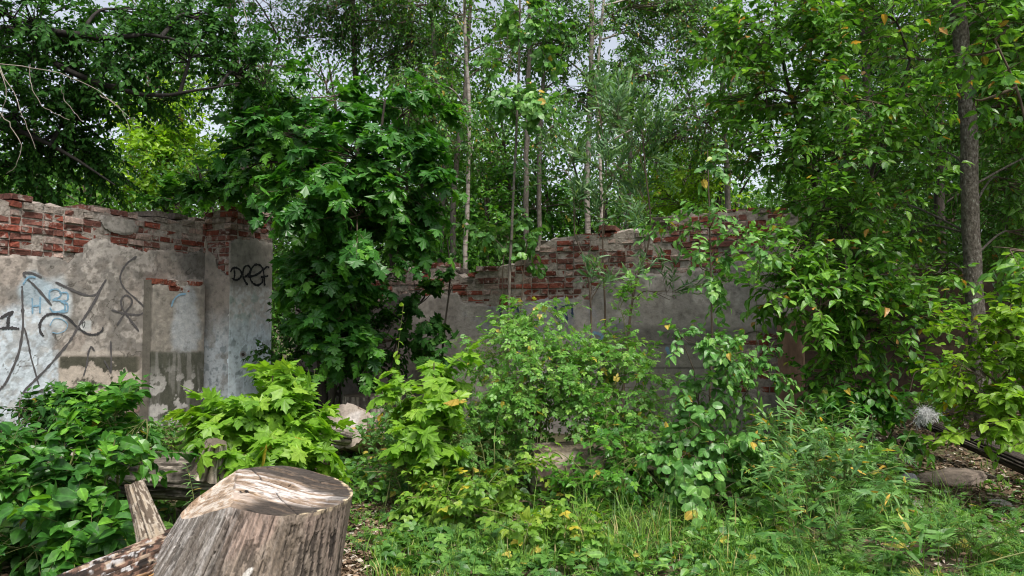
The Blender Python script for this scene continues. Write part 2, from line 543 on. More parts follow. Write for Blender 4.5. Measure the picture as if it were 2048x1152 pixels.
def leaves(mb, pos, nrm, tip, size, tpl, rg, mat=0, rnd=None):
    """stamp leaf templates: pos/nrm/tip (N,3), size (N,)"""
    Nn = len(pos)
    if Nn == 0:
        return
    tip = norm(tip)
    z = norm(nrm - tip * np.sum(nrm * tip, -1, keepdims=True))
    x = np.cross(tip, z)
    if rnd is None:
        rnd = rg.random(Nn)
    rnd = np.clip(rnd, 0, 1)
    ts = TPL[tpl]
    which = rg.integers(0, len(ts), Nn)
    for k, (v, f, rib) in enumerate(ts):
        s = np.nonzero(which == k)[0]
        if len(s) == 0:
            continue
        asp = rg.uniform(0.88, 1.12, len(s))
        V = pos[s][:, None] + size[s][:, None, None] * (
            v[None, :, 0:1] * asp[:, None, None] * x[s][:, None] + v[None, :, 1:2] * tip[s][:, None] + v[None, :, 2:3] * z[s][:, None] * rg.uniform(.5, 1.6, len(s))[:, None, None])
        Fc = f[None] + (np.arange(len(s)) * len(v))[:, None, None]
        c = np.zeros((len(s), len(v), 4))
        c[..., 0] = rnd[s][:, None]
        c[..., 1] = rg.random(len(s))[:, None]
        c[..., 2] = rib[None]
        c[..., 3] = 1
        mb.add(V.reshape(-1, 3), Fc.reshape(-1, f.shape[1]), mat, c.reshape(-1, 4))


UP = np.array([0, 0, 1.0])


def spray(mb, base, d, L, k, size, tpl, rg, out, droop=0.25, flat=0.75, twig_r=0.004, sag=0.15, t0=0.15, spread=0.8, tone=None, tipk=0.55):
    """M twigs of k leaves each; base,d (M,3), L (M,), size (lo,hi)"""
    Mn = len(base)
    d = norm(d)
    t = np.linspace(0, 1, 4)
    pts = base[:, None] + d[:, None] * (L[:, None] * t)[..., None]
    pts[..., 2] -= sag * (L[:, None] * t ** 2)
    tubes(mb, pts, twig_r * np.linspace(1, .4, 4)[None] * np.ones((Mn, 1)), 3, 1)
    tt = t0 + (1 - t0) * (np.arange(k) + rg.uniform(-.3, .3, (Mn, k))) / max(k - 1, 1)
    tt = np.clip(tt, 0, 1)
    pos = base[:, None] + d[:, None] * (L[:, None] * tt)[..., None]
    pos[..., 2] -= sag * (L[:, None] * tt ** 2)
    side = norm(np.cross(d, UP) + 1e-6)
    sg = np.where(np.arange(k) % 2 == 0, 1, -1)[None, :, None] * np.ones((Mn, 1, 1))
    sg[:, -1] = 0.05
    tip = d[:, None] * tipk + side[:, None] * sg * spread + rg.normal(size=(Mn, k, 3)) * 0.28
    tip[..., 2] -= droop
    nr = UP * flat + out[:, None] * (1 - flat) + rg.normal(size=(Mn, k, 3)) * 0.30
    sz = rg.uniform(size[0], size[1], (Mn, k)) * (1 - 0.25 * rg.random((Mn, 1)))
    tw = rg.random((Mn, 1)) * 0.55 + rg.random((Mn, k)) * 0.45
    if tone is not None:
        tw = np.where(tw > 0.97, tw, tw * 0.75 + tone[:, None] * 0.25)
    # a scattering of single leaves keeps the yellow end of the ramp
    odd = rg.random((Mn, k))
    tw = np.where(odd > 0.9, odd, tw * 0.9)
    leaves(mb, pos.reshape(-1, 3), nr.reshape(-1, 3), tip.reshape(-1, 3), sz.ravel(), tpl, rg, 0, tw.ravel())


def plant(name, label, cat, base, stems, blobs, mats, seed=0, group=None, parts=('trunk', 'crown'), sides=8, limb_r=0.02, limbs=True):
    """thing > trunk, crown.  stems: [(points, r0, r1)], blobs: dicts (c, r, n, k, L, size, tpl ...)"""
    rg = np.random.default_rng(seed)
    root = thing(name, label, cat, base, group)
    tb, cb = MB(), MB()
    allp = []
    for pts, r0, r1 in stems:
        q = curve(pts, max(10, 5 * len(pts)), seed, 0.0)
        rr = r0 + (r1 - r0) * np.linspace(0, 1, len(q)) ** 0.8
        q[1:-1] += rg.normal(size=(len(q) - 2, 3)) * np.minimum(rr[1:-1, None] * 0.12, .008)
        rr[0] *= 1.25
        tubes(tb, q, rr, sides, 0)
        allp.append(q)
    ap = np.concatenate(allp)
    for b in blobs:
        c = np.asarray(b['c'], float)
        r = np.asarray(b['r'], float)
        # the limb leaves the stem somewhat below the clump
        dd = np.linalg.norm(ap - (c - UP * r[2] * b.get('rise', .9)), axis=1)
        a = ap[int(np.argmin(dd))]
        lim = curve([a, a * .45 + c * .55 + UP * 0.12 * np.linalg.norm(c - a) + rg.normal(size=3) * .05, c], 9)
        ll = np.linalg.norm(c - a)
        lr = min(limb_r * b.get('lr', 1.0), 0.01 + 0.02 * ll)
        if limbs and ll > 0.08:
            tubes(tb, lim, np.linspace(lr, lr * .45, 9), max(5, sides - 3), 0)
        nb = max(3, int(b['n'] / b.get('per', 5)))
        u = norm(rg.normal(size=(nb, 3)) + np.array([0, 0, b.get('lift', 0.1)]))
        rad = rg.uniform(.45, 1.0, (nb, 1)) ** 0.6
        end = c + u * r * rad
        st = lim[rg.integers(4, 9, nb)]
        mid = (st + end) / 2 + UP * 0.06 * np.linalg.norm(end - st, axis=1, keepdims=True)
        tq = np.linspace(0, 1, 5)[None, :, None]
        bl = (1 - tq) ** 2 * st[:, None] + 2 * tq * (1 - tq) * mid[:, None] + tq ** 2 * end[:, None]
        tubes(cb, bl, b.get('br', lr * .42) * np.linspace(1, .4, 5)[None] * np.ones((nb, 1)), 4, 1)
        n = b['n']
        wb = rg.integers(0, nb, n)
        tpos = rg.uniform(.25, 1.0, n) ** 0.7
        s4 = np.clip(tpos * 4, 0, 3.999)
        i4 = s4.astype(int)
        fr = (s4 - i4)[:, None]
        base_p = bl[wb, i4] * (1 - fr) + bl[wb, i4 + 1] * fr
        bd = norm(bl[wb, i4 + 1] - bl[wb, i4])
        outv = norm((base_p - c) / r + 1e-3)
        d = bd * .5 + outv * .55 + rg.normal(size=(n, 3)) * .45 + np.array([0, 0, b.get('up', 0.0)])
        L = rg.uniform(.55, 1.2, n) * b['L']
        h = norm(base_p - np.array([ap[:, 0].mean(), ap[:, 1].mean(), 0]) * np.array([1, 1, 0]) - UP * base_p[:, 2:3])
        spray(cb, base_p, d, L, b['k'], b['size'], b['tpl'], rg, norm(outv * .6 + h * .4), b.get('droop', .25), b.get('flat', .72), b.get('tr', .004), b.get('sag', .15),
              t0=b.get('t0', .15), tone=rg.random(nb)[wb], tipk=b.get('tipk', .55), spread=b.get('spread', .8))
    tb.build(parts[0], mats[1], root)
    if cb.n:
        cb.build(parts[1], [mats[0], mats[2] if len(mats) > 2 else mats[1]], root)
    return root


def B(px, py, Y, rpx, rpy, rd, n, k, L, size, tpl, **kw):
    """a clump of foliage centred at photo pixel px,py and distance Y, radii in pixels and metres"""
    return dict(c=P(px, py, Y), r=(rpx * Y / F, rd, rpy * Y / F), n=n, k=k, L=L, size=size, tpl=tpl, **kw)

# ------------------------------------------------------------------ ground
def build_ground():
    xs = np.concatenate([-np.geomspace(600, 13, 16), np.linspace(-12, 12, 260), np.geomspace(13, 600, 16)])
    ys = np.concatenate([-np.geomspace(600, 3, 12), np.linspace(-2, 14, 190), np.geomspace(14.5, 900, 24)])
    X, Y = np.meshgrid(xs, ys)
    Z = gz(X, Y)
    near = (np.abs(X) < 11) & (Y > 0) & (Y < 14)
    Z = Z + near * 0.03 * (n2(X, Y, 7, 21, 3) - .5)
    v = np.stack([X, Y, Z], -1).reshape(-1, 3)
    h, w = X.shape
    i = np.arange(h * w).reshape(h, w)
    f = np.stack([i[:-1, :-1], i[:-1, 1:], i[1:, 1:], i[1:, :-1]], -1).reshape(-1, 4)
    mb = MB()
    mb.add(v, f, 0, None, True)
    tag(mb.build('ground', M['ground']), kind='structure')


build_ground()

# ------------------------------------------------------------------ walls
COURSE, BL, BH = 0.083, 0.235, 0.118


class Wall:
    """a masonry face: origin O on the ground, horizontal direction D, outward normal Nn, length L"""

    def __init__(s, a, b, seed, thick=0.4):
        s.a, s.b = np.array([*a, 0.0]), np.array([*b, 0.0])
        s.L = float(np.linalg.norm(s.b - s.a))
        s.D = (s.b - s.a) / s.L
        s.N = np.array([s.D[1], -s.D[0], 0.0])   # left-to-right wall faces the viewer
        s.seed, s.thick = seed, thick
        s.bricks = MB()
        s.plas = MB()

    def at(s, u, z, d=0.0):
        u = np.asarray(u, float)
        z = np.asarray(z, float)
        d = np.asarray(d, float)
        return s.a + u[..., None] * s.D + z[..., None] * UP + d[..., None] * s.N

    def uz(s, px, py, off=0.0):
        """where the sight line of a photo pixel meets the face"""
        r = ray(px, py)
        o = np.array([0, 0, EYE])
        k = ((s.a + s.N * off - o) @ s.N) / (r @ s.N)
        p = o + r * k[..., None] - s.a
        return p @ s.D, p[..., 2]

    def prof(s, pix, smooth=0):
        q = np.array(pix, float)
        u, z = s.uz(q[:, 0], q[:, 1])
        o = np.argsort(u)
        return lambda x: np.interp(x, u[o], z[o])

    def lay(s, top, colfn, u0=0.0, u1=None, z0=-0.15, off=0.0, depth=0.13, rough=0.012, miss=0.03, hide=None, seed=0, capdepth=None):
        """lay courses of bricks up to the ragged line top(u); hide(u,z) true where plaster covers"""
        rg = np.random.default_rng(s.seed * 100 + seed)
        u1 = s.L if u1 is None else u1
        V, C = [], []
        fidx = np.array([(0, 1, 2, 3), (0, 4, 5, 1), (1, 5, 6, 2), (2, 6, 7, 3), (3, 7, 4, 0), (4, 8, 9, 5), (5, 9, 10, 6), (6, 10, 11, 7), (7, 11, 8, 4)])
        k = 0
        z = z0
        while z < 4.2:
            u = u0 - rg.uniform(0, BL) * 0 - (BL / 2 if k % 2 else 0)
            while u < u1:
                ln = BL if rg.random() < .55 else BH
                a, b = max(u, u0), min(u + ln, u1)
                u += ln
                if b - a < .04:
                    continue
                um = (a + b) / 2
                jag = rg.normal() * .02
                t_ = float(top(um))
                if z + COURSE * .5 > t_ + jag:
                    continue
                topmost = z + COURSE * 2.0 > t_
                if rg.random() < (0.10 if topmost else miss):
                    continue
                if hide is not None and hide(um, z + COURSE / 2):
                    continue
                d = off + rg.normal() * rough + (rg.normal() * .02 if topmost else 0)
                bk = off - (depth if not topmost else (capdepth or depth))
                g = 0.006 + rg.random() * .003
                x0, x1, y0, y1 = a + g, b - g, z + g, z + COURSE - g
                ch = .007
                q = [(x0 + ch, y0 + ch, d), (x1 - ch, y0 + ch, d), (x1 - ch, y1 - ch, d), (x0 + ch, y1 - ch, d),
                     (x0, y0, d - ch), (x1, y0, d - ch), (x1, y1, d - ch), (x0, y1, d - ch),
                     (x0, y0, bk), (x1, y0, bk), (x1, y1, bk), (x0, y1, bk)]
                q = np.array(q)
                q[:8] += rg.normal(size=(8, 3)) * np.array([.0045, .004, .006])
                if topmost:
                    q[:, 1] += rg.normal() * .006
                    q[:8] += rg.normal(size=(8, 3)) * .005
                V.append(q)
                cc = colfn(um, z + COURSE / 2, rg)
                if topmost and rg.random() < .5:
                    cc = np.array([0.20, 0.165, 0.14]) * rg.uniform(.7, 1.25)
                C.append(np.broadcast_to(np.append(cc, 1.0), (12, 4)))
            z += COURSE
            k += 1
        V = np.array(V)
        f = (fidx[None] + (np.arange(len(V)) * 12)[:, None, None]).reshape(-1, 4)
        W = s.at(V[..., 0], V[..., 1], V[..., 2])
        s.bricks.add(W.reshape(-1, 3), f, 0, np.concatenate(C))

    def core(s, top, u0=0.0, u1=None, off=-0.008, step=0.13, z0=-0.3):
        """the mortar body behind the faces"""
        u1 = s.L if u1 is None else u1
        rg = np.random.default_rng(s.seed + 5)
        n = max(2, int((u1 - u0) / step))
        us = np.linspace(u0, u1, n + 1)
        tp = np.array([float(top(x)) - .05 + rg.normal() * .015 for x in us])
        fr = s.at(us, np.full(n + 1, z0), np.full(n + 1, off))
        frt = s.at(us, tp, off + rg.normal(size=n + 1) * .006)
        bk = s.at(us, np.full(n + 1, z0), np.full(n + 1, off - s.thick))
        bkt = s.at(us, tp - .02, np.full(n + 1, off - s.thick))
        mid = s.at(us, tp + .035 + rg.normal(size=n + 1) * .02, np.full(n + 1, off - s.thick * .5))
        v = np.concatenate([fr, frt, mid, bkt, bk])
        m = n + 1
        f = []
        for r in range(4):
            for i in range(n):
                f.append((r * m + i, r * m + i + 1, (r + 1) * m + i + 1, (r + 1) * m + i))
        v2 = np.concatenate([v])
        e = [(0, m, 3 * m, 4 * m), (n, 4 * m + n, 3 * m + n, m + n)]
        s.bricks.add(v2, np.array(f), 1)
        s.bricks.add(v2, np.array(e), 1)
        s.bricks.add(v2[[m, 2 * m, 3 * m, m + n, 2 * m + n, 3 * m + n]], np.array([(0, 1, 2), (3, 5, 4)]), 1)

    def hfun(s, u, z):
        return 0.014 * (n2(u, z, 1.6, s.seed, 3) - .5) + 0.010 * (n2(u, z, 7, s.seed + 3, 4) - .5)

    def plaster(s, mask, colfn, u0=0.0, u1=None, z0=-0.2, z1=3.0, off=0.022, res=0.012, thick=0.03):
        """a skin of plaster wherever mask(u,z) > 0, with real broken edges"""
        u1 = s.L if u1 is None else u1
        us = np.arange(u0, u1 + res * .5, res)
        zs = np.arange(z0, z1, res)
        U, Z = np.meshgrid(us, zs)
        mk = mask(U, Z)
        ok = mk > 0
        d = off + s.hfun(U, Z) - 0.010 * (1 - sstep(0, .05, mk))
        px, py = project(s.at(U, Z, d))
        colr = colfn(U, Z, px, py)
        v = s.at(U, Z, d)
        # jitter so that the broken edge is not a staircase
        h, w = U.shape
        idx = np.arange(h * w).reshape(h, w)
        cell = ok[:-1, :-1] & ok[1:, :-1] & ok[:-1, 1:] & ok[1:, 1:]
        q = np.stack([idx[:-1, :-1], idx[:-1, 1:], idx[1:, 1:], idx[1:, :-1]], -1)[cell]
        s.plas.add(v.reshape(-1, 3), q, 0, colr.reshape(-1, 3), True)
        # rim
        vb = s.at(U, Z, np.full_like(U, off - thick))
        c0 = np.pad(cell, 1)
        for dy, dx, e0, e1 in ((-1, 0, (0, 0), (0, 1)), (1, 0, (1, 1), (1, 0)), (0, -1, (1, 0), (0, 0)), (0, 1, (0, 1), (1, 1))):
            nb = c0[1 + dy:1 + dy + h - 1, 1 + dx:1 + dx + w - 1]
            yy, xx = np.nonzero(cell & ~nb)
            if len(yy) == 0:
                continue
            i0 = idx[yy + e0[0], xx + e0[1]]
            i1 = idx[yy + e1[0], xx + e1[1]]
            V = np.stack([v.reshape(-1, 3)[i0], v.reshape(-1, 3)[i1], vb.reshape(-1, 3)[i1], vb.reshape(-1, 3)[i0]], 1).reshape(-1, 3)
            cc = np.repeat(colr.reshape(-1, 3)[i0] * 0.9, 4, 0)
            s.plas.add(V, np.arange(len(V)).reshape(-1, 4)[:, ::-1], 0, cc)

    def stroke(s, name, pix, width, colr, root, off=0.022, label=None, taper=True, extra=0.004, seed=0, n=None):
        """a sprayed line following photo pixels on the face, laid 4 mm proud of the plaster"""
        mb = MB()
        lines = pix if isinstance(pix[0][0], (tuple, list)) else [pix]
        for j, ln in enumerate(lines):
            q = curve([(x, y, 0) for x, y in ln], n or max(16, 7 * len(ln)))
            u, z = s.uz(q[:, 0], q[:, 1], off)
            dd = np.gradient(np.stack([u, z], -1), axis=0)
            dd = dd / np.maximum(np.linalg.norm(dd, axis=1, keepdims=True), 1e-6)
            nn = np.stack([-dd[:, 1], dd[:, 0]], -1)
            rg = np.random.default_rng(seed + j)
            w = width * .82 * (1 + .22 * rg.normal(size=len(u))) * .5
            if taper:
                w[0] *= .55
                w[-1] *= .4
            sides = []
            for kk in (-1, 1):
                uu, zz = u + kk * nn[:, 0] * w, z + kk * nn[:, 1] * w
                sides.append(s.at(uu, zz, off + s.hfun(uu, zz) + extra + .0004 * j))
            m = len(u)
            v = np.concatenate(sides)
            f = [(i, i + 1, m + i + 1, m + i) for i in range(m - 1)]
            mb.add(v, np.array(f), 0, np.append(colr, 1.0))
        o = mb.build(name, M['paint'], root)
        if label:
            o['label'] = label
        return o


def lerp(a, b, t):
    return a * (1 - t[..., None]) + np.asarray(b, float) * t[..., None]


def box_mask(px, py, x0, y0, x1, y1, soft, nz):
    """1 inside a photo-pixel box with a ragged edge (the patch stays on the wall)"""
    d = np.minimum(np.minimum(px - x0, x1 - px), np.minimum(py - y0, y1 - py))
    return sstep(-soft, soft, d + nz * soft * 2.2)


# ---- left wall
def along(pt, d, px):
    """on the ground line pt + s d, the point seen in photo column px"""
    k = (px - CX) / F
    s_ = (k * pt[1] - pt[0]) / (d[0] - k * d[1])
    return np.array([pt[0] + s_ * d[0], pt[1] + s_ * d[1]])


LD = np.array([0.363, 0.932])
LA = np.array([-4.57, 9.0])
lw = Wall(along(LA, LD, -330), along(LA, LD, 412), 1)
lw_top = lw.prof([(-330, 352), (0, 388), (60, 402), (75, 395), (120, 408), (180, 415), (260, 425), (330, 432), (412, 436)])


def dusty_red(red, seed):
    def f(u, z, rg):
        t = rg.random()
        deep = np.array([0.185, 0.052, 0.034]) * rg.uniform(.65, 1.3)
        br = np.array([0.15, 0.062, 0.048]) * rg.uniform(.7, 1.3)
        dust = np.array([0.30, 0.215, 0.185]) * rg.uniform(.75, 1.2)
        r = red(u, z)
        if t < r * .62:
            return deep
        if t < r * .62 + .36:
            return br
        return dust
    return f


def red_left(u, z):
    px, py = project(lw.at(np.array(u), np.array(z)))
    band = math.exp(-((py - 478 - .10 * (px - 100)) / 42) ** 2)
    return .12 + .85 * band * (1.0 if px < 230 else .45)


lw_edge = lw.prof([(-330, 480), (0, 505), (40, 508), (120, 512), (135, 525), (150, 505), (170, 492), (185, 480), (215, 480), (235, 490), (270, 495), (300, 500), (345, 497), (365, 505), (412, 498)])


def lw_mask(U, Z):
    e = lw_edge(U) + .10 * (n2(U, Z, 5, 31, 4) - .5) + .05 * (n2(U, Z, 16, 32, 3) - .5)
    m = e - Z
    px, py = project(lw.at(U, Z))
    nz = n2(U, Z, 6, 35, 4) - .5
    # the patch of plaster still hanging high on the wall
    d = 1 - np.hypot((px - 238) / 38, (py - 447 - .25 * (px - 238)) / 22)
    m = np.maximum(m, (d + nz * .9) * .12)
    d = .7 - np.hypot((px - 95) / 30, (py - 408) / 12)
    m = np.maximum(m, (d + nz * .9) * .08)
    # plaster fallen from the foot of the wall
    low = 1 - np.hypot((px - 265) / 34, (py - 838) / 45)
    m = np.where(low + nz * .9 > 0, -low * .05 - .001, m)
    return m


def lw_col(U, Z, px, py):
    a = n2(U, Z, 1.7, 41, 4)
    b = n2(U, Z, 6, 42, 4)
    f9 = n2(U, Z, 16, 44, 3)
    c = np.ones(U.shape + (3,)) * np.array([0.38, 0.325, 0.285])
    c = lerp(c, (0.23, 0.21, 0.19), sstep(.45, .58, a))
    c = lerp(c, (0.48, 0.435, 0.395), sstep(.52, .60, b) * .75)
    c = lerp(c, (0.15, 0.13, 0.11), sstep(.57, .62, f9) * .5)
    c = lerp(c, (0.13, 0.115, 0.10), sstep(.60, .64, n2(U, Z, 22, 45, 3)) * .5)
    # whitewash on the lower left with a blue cast
    nz = (b - .5) * 1.4
    w = box_mask(px, py, -400, 610, 100, 900, 16, nz)
    w = np.maximum(w, box_mask(px, py, -400, 640, 70, 900, 14, nz))
    w = np.maximum(w, box_mask(px, py, 60, 700, 117, 900, 3, nz))
    c = lerp(c, (0.60, 0.66, 0.72), w * (.45 + .5 * sstep(.40, .52, f9)))
    p2 = sstep(-.25, .25, 1 - np.hypot((px - 112) / 30, (py - 605) / 52) + nz * .5)
    c = lerp(c, (0.56, 0.60, 0.63), p2 * .85)
    p3 = sstep(-.25, .25, 1 - np.hypot((px - 70) / 36, (py - 582) / 34) + nz * .7)
    c = lerp(c, (0.36, 0.47, 0.55), p3 * .7)
    p4 = box_mask(px, py, 158, 642, 182, 662, 3, nz)
    c = lerp(c, (0.54, 0.55, 0.55), p4 * .9)
    # the tide line of dark moss with peeling cream patches
    ty = 712 + 4 * nz
    below = sstep(ty - 2, ty + 3, py) * sstep(114, 122, px) * sstep(292, 270, px)
    c = lerp(c, (0.54, 0.46, 0.39), below * .85)
    dk = below * sstep(.46, .49, n2(U, Z, 5.5, 47, 5) + .22 * sstep(765, 715, py) - .13 + .05 * np.sin(px * .05))
    c = lerp(c, (0.055, 0.056, 0.038), dk * .94)
    ln = sstep(6, 1.5, np.abs(py - 706 - 3 * nz)) * sstep(114, 125, px) * sstep(275, 235, px)
    c = lerp(c, (0.5, 0.44, 0.38), ln * .7)
    dk_end = sstep(420, 330, np.hypot(px - 380, (py - 480) * 2.0)) * sstep(540, 470, py) * sstep(200, 280, px)
    c = lerp(c, (0.11, 0.10, 0.08), dk_end * .55 * sstep(.3, .6, b))  # plaster darker towards its upper right end
    # hair cracks
    cr = np.abs(n2(U, Z, 2.4, 49, 4) - .5)
    c = lerp(c, (0.07, 0.06, 0.05), sstep(.006, .001, cr) * sstep(.45, .6, a) * .9)
    return c


root = thing('brick_wall', 'long broken brick wall with grey plaster and black spray scrawls, left of the tall corner pier', 'wall', (*lw.a[:2], 0))
lw.core(lw_top)
lw.lay(lw_top, dusty_red(red_left, 1), hide=lambda u, z: float(lw_mask(np.array([u]), np.array([z]))[0]) > .10, rough=.009, miss=.02, capdepth=.36)
lw.bricks.build('brickwork', [M['brick'], M['mortar']], root)
lw.plaster(lw_mask, lw_col, z1=2.75)
lw.plas.build('plaster', M['plaster'], root)


def zz(pts, ox=0, oy=360, k=2.88):
    return [(ox + x / k, oy + y / k) for x, y in pts]


INK = np.array([0.055, 0.052, 0.055])
INK2 = np.array([0.095, 0.088, 0.09])
lw.stroke('scrawl', [zz([(297, 722), (215, 625), (135, 545), (180, 536), (242, 562)])], .030, INK2, root, label='dark hooked scrawl at the upper end of the blue patch')
lw.stroke('scrawl', [zz([(125, 610), (130, 740), (130, 850), (105, 1000), (38, 1155), (-10, 1215)])], .030, INK2, root, label='long dark line curving down to the left', seed=3)
lw.stroke('scrawl', [zz([(138, 850), (160, 930), (180, 1030), (215, 1150), (225, 1190)])], .022, INK2, root, label='thin dark line dropping beside the long curve', seed=5)
lw.stroke('scrawl', [zz([(318, 588), (430, 640), (500, 664), (550, 660), (575, 630), (612, 572)]), zz([(600, 590), (555, 680), (500, 770), (450, 845), (395, 935), (300, 1050), (215, 1140), (135, 1222), (200, 1225), (330, 1180)])], .034, INK2, root, label='big angular dark scrawl from the thick hook down to the whitewash', seed=7)
lw.stroke('scrawl', [zz([(250, 900), (230, 870), (232, 820), (270, 778), (330, 772), (390, 795), (445, 848), (500, 885), (548, 890), (585, 870), (592, 848)])], .032, INK, root, label='dark curling wave crossing the angular scrawl', seed=9)
lw.stroke('scrawl', [zz([(785, 440), (725, 485), (692, 555), (715, 622), (785, 688), (833, 740), (805, 775), (720, 770), (640, 748)]), zz([(672, 838), (720, 765), (758, 712), (752, 680), (722, 664), (697, 695), (708, 745), (750, 805), (800, 872)])], .028, INK2, root, label='dark looped fish-like scrawl next to the corner block', seed=11)
lw.stroke('scrawl', [zz([(-10, 802), (70, 760), (48, 795), (45, 852)]), zz([(-15, 856), (50, 852), (110, 856)])], .034, INK, root, label='black figure 1 with a foot stroke', seed=13)
lw.stroke('scrawl', [zz([(545, 985), (525, 962), (508, 1000), (500, 1060), (480, 1130)]), zz([(637, 925), (640, 1030), (638, 1115)]), zz([(600, 1040), (640, 1112)])], .026, INK2, root, label='short dark hooks over the moss line', seed=15)
BLU = np.array([0.20, 0.34, 0.46])
lw.stroke('blue_lettering', [zz([(185, 680), (186, 725), (186, 770)]), zz([(186, 728), (228, 722)]), zz([(232, 672), (230, 720), (228, 768)]),
                             zz([(285, 690), (285, 640), (330, 630), (350, 665), (300, 690)]), zz([(300, 690), (360, 700), (370, 745), (310, 760), (285, 735)]),
                             zz([(340, 650), (385, 650), (385, 690), (350, 700), (385, 712), (384, 755), (335, 758)]), zz([(130, 600), (160, 560), (205, 560)])], .022, BLU, root, label='faded blue letters HB on a pale patch', seed=17)
lw.stroke('blue_lettering', [zz([(285, 840), (310, 800), (350, 800), (388, 830), (375, 865), (335, 882), (300, 878)])], .012, BLU * 1.2, root, label='faint blue ring below the blue letters', seed=19)
lw.stroke('scrawl', [zz([(478, 850), (475, 825), (488, 818), (484, 842), (478, 850)])], .010, INK, root, label='tiny black mark on a white square patch', seed=21)

# the lower block built against the wall: plaster, brick cap
blk = MB()
bo = 0.13
bw = Wall((lw.a + lw.N * bo)[:2], (lw.b + lw.N * bo)[:2], 3)
bu0, _ = bw.uz(300, 700)
bu1, _ = bw.uz(406, 700)
bt = bw.prof([(295, 556), (350, 556), (352, 549), (410, 549)])


def bw_mask(U, Z):
    px, py = project(bw.at(U, Z))
    nz = n2(U, Z, 8, 61, 4) - .5
    return (py - 569 - 12 * nz + .0 * px) * .006


def bw_col(U, Z, px, py):
    a, b, f9 = n2(U, Z, 1.7, 71, 4), n2(U, Z, 7, 72, 4), n2(U, Z, 18, 73, 3)
    c = np.ones(U.shape + (3,)) * np.array([0.25, 0.225, 0.195])
    c = lerp(c, (0.16, 0.15, 0.13), sstep(.45, .62, b) * .7)
    c = lerp(c, (0.34, 0.31, 0.27), sstep(.52, .66, f9) * .6)
    nz = b - .5
    p = sstep(-.3, .3, 1 - np.hypot((px - 372) / 26, (py - 645) / 62) + nz * 1.2)
    p = np.maximum(p, box_mask(px, py, 345, 640, 392, 700, 8, nz))
    c = lerp(c, (0.42, 0.455, 0.49), p * .6)
    lo = sstep(700 + 14 * nz, 708 + 14 * nz, py)
    c = lerp(c, (0.058, 0.062, 0.045), lo * .9)
    streak = n2(U * 9, Z, 1.3, 75, 4)
    c = lerp(c, (0.26, 0.25, 0.23), lo * sstep(.52, .60, streak) * .55)
    pe = sstep(.53, .56, n2(U, Z, 8, 77, 5)) * sstep(715, 790, py)
    c = lerp(c, (0.50, 0.48, 0.46), pe * .85)
    return c


bw.core(lambda u: bt(u) - .02, bu0, bu1, off=-.02)
bw.thick = .1
bw.lay(bt, lambda u, z, rg: np.array([0.21, 0.065, 0.04]) * rg.uniform(.7, 1.3), bu0, bu1, z0=float(bt(bu0)) - 2 * COURSE, off=.01, depth=.12, miss=0)
bw.plaster(bw_mask, bw_col, bu0, bu1, z1=2.2)
# left cheek of the block
zc = np.linspace(-.2, float(bt(bu0)) - .02, 40)
cr = .016 * (n2(zc, zc * 0, 6, 81, 3) - .5)
v = np.concatenate([bw.at(np.full(40, bu0 - .018) + cr * .5, zc, np.full(40, .021)), bw.at(np.full(40, bu0 - .018) + cr * .5, zc, np.full(40, -.14))])
bw.plas.add(v, np.array([(i, i + 1, 41 + i, 40 + i) for i in range(39)]), 0, np.array([0.13, 0.12, 0.10, 1]))
o = bw.bricks.build('lower_block', [M['brick'], M['mortar']], root)
bw.plas.build('plaster', M['plaster'], o)
bw.stroke('blue_lettering', [zz([(985, 730), (1000, 690), (1030, 662), (1072, 655)])], .03, BLU, o, label='blue spray arc on the lower block')

# ---- the corner pier
pc = along(LA, LD, 408)                       # where it leaves the wall
PN = np.array([LD[1], -LD[0]])
# end face: from the wall outwards, seen between columns 405 and 458
e_end = along(pc, PN, 459)
f_end = along(e_end, LD, 541)
pr = thing('brick_pier', 'tall plastered pier with white-blue lower coat and black tag, left of the big maple', 'pier', (*e_end, 0))
pe = Wall(pc, e_end, 5, .3)
pf = Wall(e_end, f_end, 6, float(np.linalg.norm(e_end - pc)))
pe_top = pe.prof([(400, 424), (430, 425), (459, 420)])
pf_top = pf.prof([(459, 418), (470, 412), (500, 425), (541, 432)])


def pmask(w, edge, seed):
    e = w.prof(edge)

    def f(U, Z):
        return e(U) + .10 * (n2(U, Z, 6, seed, 4) - .5) + .05 * (n2(U, Z, 15, seed + 1, 3) - .5) - Z
    return f


pe_mask = pmask(pe, [(400, 455), (411, 470), (418, 500), (432, 512), (437, 535), (450, 545), (459, 552)], 91)
pf_mask = pmask(pf, [(459, 482), (470, 478), (500, 478), (541, 486)], 93)


def pe_col(U, Z, px, py):
    a, b, f9 = n2(U, Z, 2, 101, 4), n2(U, Z, 7, 102, 4), n2(U, Z, 18, 103, 3)
    c = np.ones(U.shape + (3,)) * np.array([0.33, 0.285, 0.245])
    c = lerp(c, (0.22, 0.2, 0.17), sstep(.45, .62, b) * .7)
    lo = sstep(600, 700, py + 60 * (a - .5))
    c = lerp(c, (0.48, 0.53, 0.57), lo * .85)
    c = lerp(c, (0.2, 0.24, 0.25), lo * sstep(.52, .62, f9) * .75)
    c = lerp(c, (0.25, 0.23, 0.2), sstep(.55, .68, b) * .6)
    return c


